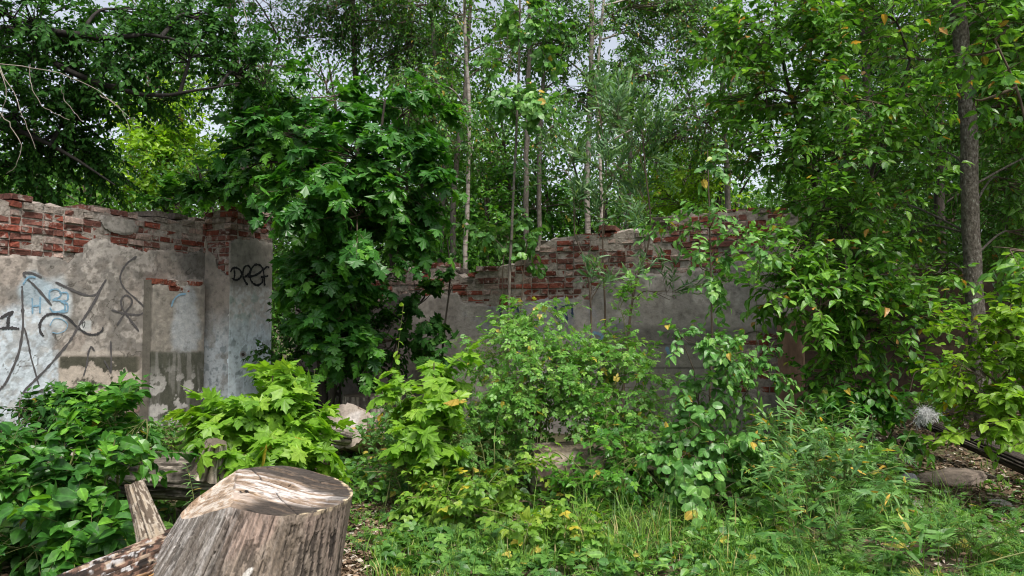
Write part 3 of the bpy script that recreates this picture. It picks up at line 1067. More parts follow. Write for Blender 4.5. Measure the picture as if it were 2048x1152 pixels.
def pf_col(U, Z, px, py):
    a, b, f9 = n2(U, Z, 2, 111, 4), n2(U, Z, 6, 112, 4), n2(U, Z, 17, 113, 3)
    c = np.ones(U.shape + (3,)) * np.array([0.30, 0.27, 0.235])
    c = lerp(c, (0.20, 0.18, 0.155), sstep(.45, .62, b) * .7)
    mid = sstep(560, 600, py)
    c = lerp(c, (0.66, 0.60, 0.56), mid * .9)
    c = lerp(c, (0.74, 0.74, 0.74), mid * sstep(.46, .54, f9) * .8)
    c = lerp(c, (0.33, 0.43, 0.38), mid * sstep(.58, .66, n2(U, Z, 9, 117, 4)) * .6)
    lo = sstep(610, 680, py + 90 * (a - .5))
    c = lerp(c, (0.80, 0.90, 0.97), lo * .97)
    c = lerp(c, (0.30, 0.37, 0.40), lo * sstep(.60, .64, f9) * .7)
    c = lerp(c, (0.50, 0.56, 0.60), lo * sstep(.56, .62, b) * .5)
    hole = np.hypot((px - 486) / 4.5, (py - 709) / 4.5)
    c = lerp(c, (0.06, 0.04, 0.03), sstep(1.1, .7, hole))
    c = lerp(c, (0.32, 0.2, 0.15), sstep(1.6, 1.2, hole) * sstep(.9, 1.2, hole) * .8)
    return c


for w, tp, mk, cf in ((pe, pe_top, pe_mask, pe_col), (pf, pf_top, pf_mask, pf_col)):
    w.lay(tp, dusty_red(lambda u, z: .45, 2), hide=lambda u, z, mk=mk: float(mk(np.array([u]), np.array([z]))[0]) > .10, rough=.010, miss=.02, capdepth=.2)
    w.plaster(mk, cf, u0=-.02 if w is pf else 0.0, u1=w.L + (.02 if w is pe else 0.0), z1=2.75)
pf.core(pf_top, .015, pf.L - .01, off=-.015)
mb = MB()
for w in (pe, pf):
    mb.v += w.bricks.v
    k0 = mb.n
    mb.f += [f + k0 for f in w.bricks.f]
    mb.m += w.bricks.m
    mb.c += w.bricks.c
    mb.n += w.bricks.n
mb.build('brickwork', [M['brick'], M['mortar']], pr)
mb = MB()
for w in (pe, pf):
    k0 = mb.n
    mb.v += w.plas.v
    mb.f += [f + k0 for f in w.plas.f]
    mb.m += w.plas.m
    mb.c += w.plas.c
    mb.n += w.plas.n
# rendered arris and the far cheek of the pier
zc = np.linspace(-.2, float(pf_top(pf.L)) - .15, 60)
v = np.concatenate([pf.at(np.full(60, pf.L), zc, np.full(60, .015)), pf.at(np.full(60, pf.L), zc, np.full(60, -.5))])
mb.add(v, np.array([(i, 60 + i, 61 + i, i + 1) for i in range(59)]), 0, np.array([0.22, 0.2, 0.18, 1]))
mb.build('plaster', M['plaster'], pr)
TAG = np.array([0.012, 0.012, 0.014])
pf.stroke('black_lettering', [zz([(1345, 505), (1350, 540), (1346, 572)]), zz([(1326, 530), (1340, 508), (1366, 508), (1388, 530), (1385, 560), (1360, 576), (1332, 566)]),
                              zz([(1395, 565), (1425, 548), (1442, 520), (1430, 494), (1405, 505), (1398, 550), (1415, 590), (1428, 605)]),
                              zz([(1420, 560), (1470, 548), (1508, 520), (1498, 492), (1465, 490), (1440, 530), (1445, 580), (1478, 606), (1508, 590), (1512, 560)]),
                              zz([(1500, 560), (1545, 552)]), zz([(1512, 500), (1520, 560), (1524, 612)]), zz([(1514, 520), (1535, 500), (1550, 505)])], .036, TAG, pr, label='black tag spelling DEEP across the pier face', seed=23)

# ---- centre wall
cw_a, cw_b = P(590, 700, 10.75)[:2], P(1602, 700, 8.6)[:2]
cw = Wall(cw_a, cw_b, 7)
cw_top = cw.prof([(590, 540), (700, 545), (760, 543), (800, 536), (850, 527), (870, 524), (900, 530), (925, 548), (945, 545), (960, 536), (985, 533), (1000, 524), (1035, 520), (1050, 508),
                  (1052, 492), (1090, 482), (1100, 470), (1125, 466), (1150, 460), (1200, 464), (1240, 458), (1270, 455), (1310, 452), (1318, 428), (1350, 422), (1400, 418), (1440, 414), (1500, 414), (1530, 420), (1602, 424)])
cw_edge = cw.prof([(590, 600), (760, 598), (830, 585), (880, 590), (900, 585), (915, 580), (925, 600), (960, 608), (990, 612), (1040, 604), (1090, 596), (1130, 590), (1170, 590), (1195, 570),
                   (1205, 550), (1260, 548), (1330, 546), (1380, 540), (1430, 530), (1500, 505), (1560, 500), (1602, 498)])


def cw_mask(U, Z):
    px, py = project(cw.at(U, Z))
    nz = n2(U, Z, 6, 131, 4) - .5
    m = cw_edge(U) + .10 * nz + .05 * (n2(U, Z, 15, 132, 3) - .5) - Z
    hole = np.minimum(px - 1476, np.minimum(1600 - px, np.minimum(py - 668, 790 - py))) / 60 + nz * .5
    m = np.where(hole > 0, -hole, m)
    return m


def cw_col(U, Z, px, py):
    a, b, f9 = n2(U, Z, 1.4, 141, 4), n2(U, Z, 5, 142, 4), n2(U, Z, 15, 143, 4)
    c = np.ones(U.shape + (3,)) * np.array([0.38, 0.335, 0.305])
    c = lerp(c, (0.27, 0.245, 0.225), sstep(.42, .62, a) * .8)
    c = lerp(c, (0.50, 0.455, 0.42), sstep(.52, .66, b) * .6)
    c = lerp(c, (0.16, 0.14, 0.12), sstep(.56, .68, f9) * .5)
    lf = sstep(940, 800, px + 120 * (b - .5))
    c = lerp(c, (0.09, 0.08, 0.072), lf * .8)  # left end darkened: the maple's shade put into the plaster colour
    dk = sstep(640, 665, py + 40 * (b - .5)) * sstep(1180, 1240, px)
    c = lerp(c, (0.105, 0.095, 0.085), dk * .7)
    lo = sstep(690, 700, py) * sstep(1180, 1240, px)
    c = lerp(c, (0.28, 0.25, 0.21), lo * .7)
    bl = sstep(-.3, .3, .9 - np.hypot((px - 1080) / 110, (py - 640) / 60) + (b - .5) * 2.5)
    c = lerp(c, (0.14, 0.155, 0.24), bl * .45)
    jn = sstep(3, 1, np.abs(py - 688 - 5 * (a - .5))) + sstep(3, 1, np.abs(py - 736))
    c = lerp(c, (0.09, 0.08, 0.07), jn * sstep(1200, 1260, px) * .8)
    return c


def red_centre(u, z):
    px, py = project(cw.at(np.array(u), np.array(z)))
    return .78 if px > 930 else .5


cr_ = thing('brick_wall', 'tumbled brick wall with a stepped broken top and grey plaster, behind the rose bush', 'wall', (*cw.a[:2], 0))
cw.core(cw_top)
cw.lay(cw_top, dusty_red(red_centre, 4), hide=lambda u, z: float(cw_mask(np.array([u]), np.array([z]))[0]) > .10, rough=.011, miss=.03, capdepth=.36)
cw.bricks.build('brickwork', [M['brick'], M['mortar']], cr_)
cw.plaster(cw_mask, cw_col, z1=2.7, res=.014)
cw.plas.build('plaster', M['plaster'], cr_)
NAVY = np.array([0.03, 0.045, 0.10])


def z5(pts):
    return zz(pts, 680, 360)


cw.stroke('blue_lettering', [z5([(915, 725), (930, 790), (905, 830)]), z5([(960, 740), (1010, 730), (1030, 770), (980, 800)]), z5([(1060, 740), (1080, 800), (1130, 760)]),
                             z5([(1240, 725), (1250, 800)]), z5([(1270, 740), (1330, 720), (1340, 790)]), z5([(1300, 760), (1310, 810)])], .035, NAVY, cr_, label='dark blue spray letters half hidden by leaves', seed=31)
cw.stroke('blue_lettering', [z5([(1440, 905), (1470, 880), (1510, 900), (1490, 930)]), z5([(1880, 960), (1900, 1010), (1930, 1050)])], .05, BLU * .8, cr_, label='bright blue spray strokes low on the wall', seed=33)

# ---- rusty brown jamb at the end of the centre wall
mb = MB()
ja, jb = P(1556, 700, 8.62)[:2], P(1606, 700, 8.50)[:2]
jw = Wall(ja, jb, 9)
zs = np.linspace(-.2, 1.55, 50)
ring = []
for z in zs:
    w = .012 * (vnoise(np.array([[0, 0, z * 5], [1, 0, z * 5], [2, 0, z * 5], [3, 0, z * 5]]), 5) - .5)
    ring.append([jw.at(np.array(.0 + w[0]), np.array(z), np.array(.06)), jw.at(np.array(jw.L + w[1]), np.array(z), np.array(.06)), jw.at(np.array(jw.L + w[2]), np.array(z), np.array(-.36)), jw.at(np.array(w[3]), np.array(z), np.array(-.36))])
ring = np.array(ring).reshape(-1, 3)
f = [(4 * i + j, 4 * i + (j + 1) % 4, 4 * i + 4 + (j + 1) % 4, 4 * i + 4 + j) for i in range(49) for j in range(4)] + [(196, 197, 198, 199)]
mb.add(ring, np.array(f), 0)
jo = mb.build('wall_jamb', M['rust'])
tag(jo, 'reddish brown jamb standing at the right end of the tumbled brick wall', 'jamb')

# ---- the dark wall on the right
rw = Wall(P(1600, 700, 10.6)[:2], P(2420, 700, 9.4)[:2], 11)
rw_top = rw.prof([(1600, 560), (1690, 545), (1740, 530), (1800, 522), (1900, 530), (1960, 545), (2420, 540)])


def rw_mask(U, Z):
    return rw_top(U) - .06 + .10 * (n2(U, Z, 5, 151, 4) - .5) - Z - .5 * sstep(.62, .7, n2(U, Z, 2.2, 152, 4))


def rw_col(U, Z, px, py):
    a, b, f9 = n2(U, Z, 1.5, 161, 4), n2(U, Z * 2.5, 3, 162, 4), n2(U, Z, 14, 163, 4)
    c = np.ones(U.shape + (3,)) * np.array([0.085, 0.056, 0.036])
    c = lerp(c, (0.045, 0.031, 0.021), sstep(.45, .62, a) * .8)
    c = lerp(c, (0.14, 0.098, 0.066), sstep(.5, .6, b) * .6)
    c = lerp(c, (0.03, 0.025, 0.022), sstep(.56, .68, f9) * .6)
    return c


rr_ = thing('stone_wall', 'dark brown rendered wall in deep shade behind the thick grey trunk', 'wall', (*rw.a[:2], 0))
rw.core(rw_top)
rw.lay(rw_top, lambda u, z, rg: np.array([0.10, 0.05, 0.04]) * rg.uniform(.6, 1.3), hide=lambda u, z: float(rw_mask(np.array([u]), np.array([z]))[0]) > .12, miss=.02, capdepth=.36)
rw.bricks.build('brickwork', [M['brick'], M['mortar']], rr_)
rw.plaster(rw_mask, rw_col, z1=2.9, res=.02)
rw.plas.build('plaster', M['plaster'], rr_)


# ------------------------------------------------------------------ logs and stumps
def log_mesh(p0, p1, r0, r1, seed, colside, nseg=64, nh=40, groove=.012, lump=.05, flare=0.0):
    """side skin of a log; returns MB, ring0, ring1 and the axis"""
    p0, p1 = np.asarray(p0, float), np.asarray(p1, float)
    ax = p1 - p0
    Ln = np.linalg.norm(ax)
    ax = ax / Ln
    ref = UP if abs(ax[2]) < .9 else np.array([1.0, 0, 0])
    a = norm(np.cross(ax, ref))
    b = np.cross(a, ax)
    th = np.linspace(0, 2 * math.pi, nseg, endpoint=False)
    hh = np.linspace(0, 1, nh)
    TH, HH = np.meshgrid(th, hh)
    q = np.stack([np.cos(TH), np.sin(TH), HH * Ln], -1)
    rr = r0 + (r1 - r0) * HH + flare * np.exp(-HH * 5)
    lmp = fbm(q * np.array([1.3, 1.3, 1.2]), seed, 3) - .5
    gr = fbm(q * np.array([9, 9, 1.4]), seed + 5, 4)
    gr2 = fbm(q * np.array([16, 16, 1.1]), seed + 9, 3)
    crack = sstep(.40, .30, gr2)
    rr = rr * (1 + lump * 2 * lmp) + groove * (gr - .5) * 2 - groove * 1.5 * crack
    v = p0 + ax * (HH * Ln)[..., None] + rr[..., None] * (np.cos(TH)[..., None] * a + np.sin(TH)[..., None] * b)
    c = colside(TH, HH * Ln, gr, gr2, q)
    mb = MB()
    idx = np.arange(nh * nseg).reshape(nh, nseg)
    f = np.stack([idx[:-1], np.roll(idx, -1, 1)[:-1], np.roll(idx, -1, 1)[1:], idx[1:]], -1).reshape(-1, 4)
    mb.add(v.reshape(-1, 3), f, 0, c.reshape(-1, 3), True)
    return mb, v[0], v[-1], ax


def cap_mesh(ring, ax, seed, colfn, rings=14, rough=.006, inset=0.0):
    c = ring.mean(0)
    n = len(ring)
    mb = MB()
    fr = np.linspace(1, .02, rings)
    v = c + (ring - c)[None] * fr[:, None, None] - ax * inset * (1 - fr)[:, None, None]
    v = v + ax * (rough * 2 * (fbm(v * 14, seed, 3) - .5))[..., None] * (fr < .999)[:, None, None]
    R = np.broadcast_to(fr[:, None], (rings, n))
    th = np.broadcast_to(np.linspace(0, 2 * math.pi, n, endpoint=False)[None], (rings, n))
    col = colfn(R, th, v)
    idx = np.arange(rings * n).reshape(rings, n)
    f = np.stack([idx[:-1], np.roll(idx, -1, 1)[:-1], np.roll(idx, -1, 1)[1:], idx[1:]], -1).reshape(-1, 4)
    mb.add(v.reshape(-1, 3), f, 0, col.reshape(-1, 3), True)
    mb.add(v[-1], np.arange(n)[None], 0, col[-1], True)
    return mb


def side_col(base, dark, pale, bark=None, pb=.5):
    base, dark, pale = map(np.array, (base, dark, pale))

    def f(TH, Hh, gr, gr2, q):
        c = np.ones(TH.shape + (3,)) * base
        c = lerp(c, pale, sstep(.5, .62, fbm(q * np.array([2.5, 2.5, 1.6]), 4, 4)))
        c = lerp(c, dark * .6, sstep(.53, .58, fbm(q * np.array([9, 9, 7]), 6, 4)) * .8)
        c = lerp(c, dark, sstep(.46, .36, gr) * .75)
        c = lerp(c, dark * .4, sstep(.40, .28, gr2) * .8)
        if bark is not None:
            k = sstep(pb - .04, pb + .04, fbm(q * np.array([2, 2, 2.4]), 31, 5))
            c = lerp(c, bark, k * .9)
        return c
    return f


def end_col(base, dark, pale, seed=0, rot=.2):
    base, dark, pale = map(np.array, (base, dark, pale))

    def f(R, th, v):
        c = np.ones(R.shape + (3,)) * base
        c = lerp(c, pale, sstep(.45, .62, fbm(v * np.array([7, 7, 7]), seed, 4)))
        c = lerp(c, dark, (.5 + .5 * np.sin(R * 70 + 4 * vnoise(v * 4, seed))) * .25)
        c = lerp(c, dark * .5, sstep(.035, .01, np.abs(np.sin(th * 2.5 + seed + .6 * vnoise(v * 5, 3)))) * sstep(.05, .3, R) * .8)
        c = lerp(c, dark, sstep(.60 - rot, .75 - rot, fbm(v * 3.5, seed + 8, 4)) * .8)
        return c
    return f


def simple_log(name, label, p0, p1, r0, r1, seed, sc_, ec, cat='log', **kw):
    p0, p1 = np.asarray(p0, float), np.asarray(p1, float)
    root = thing(name, label, cat, (*p0[:2], p0[2] - r0))
    mb, a, b, ax = log_mesh(p0, p1, r0, r1, seed, sc_, **kw)
    mb.build('log_side', M['oldwood'], root)
    cap_mesh(b, ax, seed, ec).build('cut_face', M['cutwood'], root)
    cap_mesh(a[::-1], -ax, seed + 1, ec).build('cut_face', M['cutwood'], root)
    return root


# ---- the big foreground stump, sawn in two slants
def big_stump():
    c0, c1 = np.array([-1.47, 3.72, -.06]), np.array([-1.235, 3.74, .66])
    nseg, nh = 420, 170
    th = np.linspace(0, 2 * math.pi, nseg, endpoint=False)
    ct, sn = np.cos(th), np.sin(th)
    out = .395 * (1 + .05 * np.cos(2 * th + .4) + .03 * np.cos(3 * th + 2) + .05 * (fbm(np.stack([ct * 2, sn * 2, th * 0], -1), 3, 3) - .5))
    # saw planes: the main cut falls away to the front right, a second slice takes off the left shoulder
    tx, ty = c1[0] + out * ct, c1[1] + out * sn

    def zcut(x, y):
        dx, dy = x - c1[0], y - c1[1]
        main = .612 - .085 * dx + .055 * dy + .012 * np.sin(9 * dx + 3) + .012 * (n2(x * .35, y, 12, 5, 4) - .5)
        sl = main + .62 * (.94 * dx + .34 * dy + .215) + .012 * (n2(x, y, 9, 6, 3) - .5)
        return np.minimum(main, sl)
    hh = np.linspace(0, 1, nh) ** .9
    zt = zcut(tx, ty)
    TH, HH = np.meshgrid(th, hh)
    q = np.stack([np.cos(TH), np.sin(TH), HH * .7], -1)
    gr = fbm(q * np.array([11, 11, 1.5]), 15, 4)
    gr2 = fbm(q * np.array([7, 7, 1.0]), 19, 3)
    slash = fbm(np.stack([np.cos(TH + HH * .16) * 30, np.sin(TH + HH * .16) * 30, HH * 5.5], -1), 23, 3)
    crack = sstep(.345, .29, gr2)
    rs = np.broadcast_to(out, TH.shape) * (1.28 - .28 * HH) + .10 * np.exp(-HH * 3.2) * (1 + .8 * np.cos(TH - 2.9)) + .06 * np.exp(-HH * 4) * np.cos(5 * TH + 1)
    edge = sstep(1.0, .94, HH)
    rs = rs + (.007 * (gr - .5) - .010 * crack - .006 * sstep(.56, .60, slash)) * edge + .007 * (fbm(q * np.array([40, 40, 3]), 29, 3) - .5) * edge + .006 * (vnoise(q[..., :] * np.array([14, 14, 0]), 8) - .5) * sstep(.8, 1, HH)
    Z = -.1 + (zt[None] + .1) * HH
    f_ = np.clip((Z + .06) / .70, 0, 1)
    ax_x = c0[0] + (c1[0] - c0[0]) * f_
    ax_y = c0[1] + (c1[1] - c0[1]) * f_
    v = np.stack([ax_x + rs * np.cos(TH), ax_y + rs * np.sin(TH), Z], -1)
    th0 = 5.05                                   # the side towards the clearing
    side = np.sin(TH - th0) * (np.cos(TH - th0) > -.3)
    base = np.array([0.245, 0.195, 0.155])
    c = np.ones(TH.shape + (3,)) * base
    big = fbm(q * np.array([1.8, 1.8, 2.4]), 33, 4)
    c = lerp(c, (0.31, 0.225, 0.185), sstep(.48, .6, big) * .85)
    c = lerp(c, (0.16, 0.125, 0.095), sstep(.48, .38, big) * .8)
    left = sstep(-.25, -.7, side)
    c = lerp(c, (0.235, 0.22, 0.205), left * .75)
    fl = fbm(np.stack([np.cos(TH) * 38, np.sin(TH) * 38, HH * 8], -1), 39, 4)
    c = lerp(c, (0.42, 0.39, 0.37), sstep(.57, .61, fl) * (.10 + .6 * left))
    c = lerp(c, (0.12, 0.10, 0.085), sstep(.44, .39, fl) * (.35 + .4 * left))
    fine = fbm(np.stack([np.cos(TH) * 55, np.sin(TH) * 55, HH * 7], -1), 41, 3)
    c = c * (.72 + .56 * sstep(.3, .7, fine))[..., None]
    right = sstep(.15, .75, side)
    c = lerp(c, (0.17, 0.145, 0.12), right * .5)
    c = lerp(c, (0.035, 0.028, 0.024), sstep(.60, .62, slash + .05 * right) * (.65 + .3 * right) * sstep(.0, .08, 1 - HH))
    c = lerp(c, (0.10, 0.075, 0.055), sstep(.40, .34, gr) * .35)
    c = lerp(c, (0.03, 0.024, 0.02), crack * .5)
    for t0, t1, wd, h0 in ((5.62, 5.44, .012, .15), (5.06, 5.12, .010, .55), (5.30, 5.22, .007, .7), (4.55, 4.40, .008, .5), (5.95, 5.86, .010, .3)):
        tc_ = t1 + (t0 - t1) * HH + .03 * (vnoise(np.stack([HH * 9, HH * 0, HH * 0], -1), int(t0 * 100)) - .5)
        k = sstep(wd, wd * .3, np.abs(TH - tc_)) * sstep(h0, h0 + .1, HH)
        c = lerp(c, (0.018, 0.014, 0.012), k * .95)
        v[..., :2] -= (k * .008)[..., None] * np.stack([np.cos(TH), np.sin(TH)], -1)
    white = sstep(1, .75, np.hypot((TH - 4.97 - .5 * (HH - .62)) / .045, (HH - .62) / .05) + .5 * (fine - .5))
    c = lerp(c, (0.72, 0.68, 0.64), white * .9)
    rimc = sstep(.965, .985, HH) * sstep(.25, .6, side)
    c = lerp(c, (0.50, 0.40, 0.27), rimc * sstep(.4, .55, fl) * .8)
    root = thing('tree_stump', 'big weathered grey tree stump with a slanted saw cut, nearest the viewer', 'stump', (c0[0], c0[1], 0))
    mb = MB()
    idx = np.arange(nh * nseg).reshape(nh, nseg)
    f = np.stack([idx[:-1], np.roll(idx, -1, 1)[:-1], np.roll(idx, -1, 1)[1:], idx[1:]], -1).reshape(-1, 4)
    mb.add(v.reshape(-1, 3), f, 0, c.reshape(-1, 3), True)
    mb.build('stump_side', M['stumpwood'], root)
    # cap
    rings = 170
    fr = np.linspace(1, .01, rings)
    rim = v[-1]
    cc = rim.mean(0)
    X = cc[0] + (rim[:, 0] - cc[0])[None] * fr[:, None]
    Yy = cc[1] + (rim[:, 1] - cc[1])[None] * fr[:, None]
    Zc = zcut(X, Yy)
    Zc[0] = rim[:, 2]
    dx, dy = X - c1[0], Yy - c1[1]
    al, ac = dx * .94 - dy * .34, dx * .34 + dy * .94      # along and across the grain
    str_ = n2(al * .16, ac, 34, 51, 5)
    str2 = n2(al * .40, ac, 10, 53, 4)
    pit = n2(al * .5, ac, 60, 55, 3)
    Zc[1:] += (.014 * (str_ - .5) - .010 * sstep(.42, .34, str_))[1:]
    col = np.ones(X.shape + (3,)) * np.array([0.27, 0.195, 0.14])
    col = lerp(col, (0.42, 0.345, 0.29), sstep(.45, .58, str2) * .85)
    mid = sstep(.20, .06, np.abs(ac + .02 + .1 * (str2 - .5)))
    col = lerp(col, (0.62, 0.59, 0.58), sstep(.47, .56, str_) * mid * .7)
    col = lerp(col, (0.40, 0.25, 0.11), sstep(.50, .58, str2) * sstep(.45, .38, str_) * .8)
    col = lerp(col, (0.11, 0.075, 0.05), sstep(.44, .37, str_) * .8)
    col = lerp(col, (0.10, 0.075, 0.055), sstep(.60, .66, pit) * .5)
    rot = sstep(.05, .14, ac + .30 * (str2 - .5)) + sstep(-.13, -.20, ac + .22 * (str2 - .5)) * sstep(-.02, .12, al) + sstep(.22, .32, al + .2 * (str2 - .5)) * .7
    col = lerp(col, (0.030, 0.025, 0.022), np.clip(rot, 0, 1) * sstep(.40, .50, str_ + .06) * .92)
    sl = (.94 * dx + .34 * dy + .215) < 0
    pale = np.ones(col.shape) * np.array([0.40, 0.30, 0.22])
    w2 = n2(dx, dy, 14, 57, 4)
    w3 = n2(dx * .7 + dy * .7, (dy - dx) * .25, 50, 59, 4)
    pale = lerp(pale, (0.24, 0.16, 0.10), sstep(.5, .6, w2) * .7)
    pale = lerp(pale, (0.56, 0.50, 0.44), sstep(.5, .58, w3) * .7)
    pale = lerp(pale, (0.15, 0.11, 0.08), sstep(.42, .36, w3) * .6)
    col = np.where(sl[..., None], pale, col)
    ridge = sstep(.010, .003, np.abs(.94 * dx + .34 * dy + .215)) * sstep(.4, .5, w2)
    col = lerp(col, (0.10, 0.075, 0.055), ridge * .7)
    knot = np.hypot((dx + .13) / .020, (dy + .13) / .026)
    col = lerp(col, (0.015, 0.012, 0.010), sstep(1.2, 1.0, knot))
    col = lerp(col, (0.36, 0.26, 0.18), sstep(.7, .5, knot))
    for a0 in (-.9, .15, .8, 2.2):
        d_ = np.abs((dx + .05) * math.sin(a0) - dy * math.cos(a0) + .02 * (w2 - .5))
        k = sstep(.006, .002, d_) * (((dx + .05) * math.cos(a0) + dy * math.sin(a0)) > .10)
        col = lerp(col, (0.02, 0.016, 0.013), k * .85)
        Zc = Zc - k * .006
    rimw = sstep(.945, .985, np.broadcast_to(fr[:, None], X.shape)) * sstep(.12, .26, dx)
    col = lerp(col, (0.55, 0.44, 0.29), rimw * sstep(.42, .55, n2(dx, dy, 40, 61, 3)) * .9)
    mb = MB()
    vv = np.stack([X, Yy, Zc], -1)
    idx = np.arange(rings * nseg).reshape(rings, nseg)
    f = np.stack([idx[:-1], np.roll(idx, -1, 1)[:-1], np.roll(idx, -1, 1)[1:], idx[1:]], -1).reshape(-1, 4)
    mb.add(vv.reshape(-1, 3), f, 0, col.reshape(-1, 3), True)
    mb.add(vv[-1], np.arange(nseg)[None], 0, col[-1], True)
    mb.build('cut_face', M['stumptop'], root)


big_stump()

# ---- the bark-covered log beside the big stump
BRK = np.array([0.055, 0.035, 0.025])


def barky(TH, Hh, gr, gr2, q):
    c = np.ones(TH.shape + (3,)) * np.array([0.22, 0.125, 0.06])
    g = fbm(q * np.array([16, 16, 2.2]), 39, 4)
    c = lerp(c, (0.50, 0.27, 0.075), sstep(.50, .56, g) * .9)
    c = lerp(c, (0.52, 0.40, 0.26), sstep(.58, .62, g) * .7)
    c = lerp(c, (0.035, 0.022, 0.015), sstep(.47, .41, g) * .9)
    side = np.cos(TH - 1.75)                      # bark left on the upper and far side
    k = sstep(.30, .42, side + 1.3 * (fbm(q * np.array([2.2, 2.2, 9]), 41, 5) - .5))
    b = np.ones(c.shape) * np.array([0.045, 0.028, 0.02])
    n9 = fbm(q * np.array([9, 9, 24]), 43, 5)
    b = lerp(b, (0.15, 0.085, 0.06), sstep(.47, .53, n9))
    b = lerp(b, (0.34, 0.27, 0.20), sstep(.59, .62, n9) * .8)
    b = lerp(b, (0.40, 0.39, 0.39), sstep(.63, .67, fbm(q * np.array([7, 7, 24]), 47, 5)) * .8)
    b = lerp(b, (0.015, 0.011, 0.009), sstep(.42, .37, fbm(q * np.array([6, 6, 26]), 49, 4)))
    k = k[..., None]
    return c * (1 - k) + b * k


lp0, lp1 = P(60, 1275, 3.15), P(500, 1072, 4.1)
r_ = thing('fallen_log', 'bark-covered log with orange wood streaks and a broken branch stub, lying against the big stump', 'log', (lp0[0], lp0[1], 0))
mb, ra, rb, ax = log_mesh(lp0, lp1, .20, .205, 61, barky, 260, 200, .026, .10)
mb.build('log_side', M['oldwood'], r_)
cap_mesh(rb, ax, 62, end_col((0.3, 0.22, 0.15), (0.1, 0.07, 0.05), (0.4, 0.32, 0.24), 3)).build('cut_face', M['cutwood'], r_)
cap_mesh(ra[::-1], -ax, 63, end_col((0.3, 0.22, 0.15), (0.1, 0.07, 0.05), (0.4, 0.32, 0.24), 4)).build('cut_face', M['cutwood'], r_)
sb0, sb1 = P(318, 1112, 3.72), P(268, 968, 3.80)


def stubcol(TH, Hh, gr, gr2, q):
    c = np.ones(TH.shape + (3,)) * np.array([0.38, 0.33, 0.27])
    n9 = fbm(q * np.array([4, 4, 22]), 45, 5)
    c = lerp(c, (0.09, 0.065, 0.045), sstep(.50, .54, n9) * .9)
    c = lerp(c, (0.06, 0.042, 0.03), sstep(.12, .05, Hh) * .9)
    c = lerp(c, (0.3, 0.24, 0.17), sstep(.45, .38, n9) * .7)
    return c


mb, ra, rb, ax = log_mesh(sb0, sb1, .064, .040, 65, stubcol, 90, 80, .018, .26, .035)
st = mb.build('branch_stub', M['oldwood'], r_)
cap_mesh(rb, ax, 66, end_col((0.16, 0.10, 0.07), (0.05, 0.035, 0.025), (0.26, 0.18, 0.12), 5), 12, .03).build('broken_end', M['cutwood'], st)

# ---- logs further back
GREY = side_col((0.27, 0.235, 0.20), (0.09, 0.075, 0.06), (0.38, 0.33, 0.28), (0.10, 0.085, 0.07), .56)
PINK = side_col((0.36, 0.28, 0.23), (0.13, 0.095, 0.075), (0.50, 0.42, 0.36), (0.14, 0.10, 0.08), .58)
E1 = end_col((0.36, 0.305, 0.26), (0.10, 0.075, 0.06), (0.54, 0.49, 0.46), 2, .12)
E2 = end_col((0.20, 0.16, 0.12), (0.07, 0.055, 0.04), (0.30, 0.25, 0.2), 6, .2)
g0, g1 = P(120, 930, 5.5), P(470, 940, 5.1)
g0[2], g1[2] = .33, .36
r_ = thing('fallen_log', 'grey furrowed log with a short sawn side stub, lying behind the big stump', 'log', (g0[0], g0[1], 0))
mb, ra, rb, ax = log_mesh(g0, g1, .165, .175, 71, GREY, 140, 110, .022, .08)
mb.build('log_side', M['oldwood'], r_)
cap_mesh(rb, ax, 72, E2).build('cut_face', M['cutwood'], r_)
s0, s1 = P(415, 945, 5.02), P(432, 884, 4.98)
mb, ra, rb, ax = log_mesh(s0, s1, .115, .066, 73, side_col((0.26, 0.215, 0.17), (0.085, 0.065, 0.05), (0.45, 0.38, 0.32)), 72, 30, .020, .16, .03)
st = mb.build('branch_stub', M['oldwood'], r_)
cap_mesh(rb, ax, 74, E2, 10).build('cut_face', M['cutwood'], st)

c0, c1 = P(735, 872, 8.3), P(690, 852, 7.55)
simple_log('cut_log', 'short pale log showing its bright sawn end, before the small furrowed stump', c1, c0, .245, .25, 75, PINK, E1, nseg=64, nh=24)
k0, k1 = P(690, 872, 7.45), P(652, 866, 7.1)
simple_log('cut_log', 'thin grey log piece with a round cut end, leaning before the short pale log', k1, k0, .10, .105, 76, GREY, E1, nseg=60, nh=30)
s0 = GP(730, 8.75, -.1)
s1 = P(728, 790, 8.75)
simple_log('tree_stump', 'small grey furrowed stump standing behind the pale sawn log', s0, s1, .30, .25, 77, side_col((0.25, 0.21, 0.18), (0.07, 0.055, 0.045), (0.34, 0.3, 0.26)), E2, 'stump', groove=.022, nseg=90, flare=.06)
e0, e1 = P(1062, 938, 6.15), P(1345, 925, 6.35)
e0[2], e1[2] = .215, .235
simple_log('fallen_log', 'rotting brown log half hidden under the low rose leaves, in the middle of the thicket', e0, e1, .205, .215, 79, side_col((0.30, 0.235, 0.18), (0.07, 0.05, 0.04), (0.44, 0.36, 0.29), (0.07, 0.05, 0.04), .50), E1, groove=.018)
q0, q1 = P(1840, 905, 7.6), P(2130, 1010, 6.1)
q0[2], q1[2] = .42, .10
simple_log('fallen_log', 'dark rotten log sloping down to the right below the thick grey trunk', q0, q1, .062, .085, 81, side_col((0.06, 0.048, 0.04), (0.018, 0.015, 0.013), (0.16, 0.135, 0.115)), E2, nseg=70, nh=90, groove=.020, lump=.22)
q0, q1 = P(1900, 905, 8.0), P(2000, 935, 7.6)
simple_log('broken_branch', 'short dark branch lying across the foot of the brown wall', q0, q1, .05, .04, 83, side_col((0.05, 0.045, 0.04), (0.015, 0.013, 0.012), (0.1, 0.09, 0.08)), E2, 'branch', nseg=20, nh=16)
q0, q1 = GP(890, 5.3, .03), GP(960, 5.25, .035)
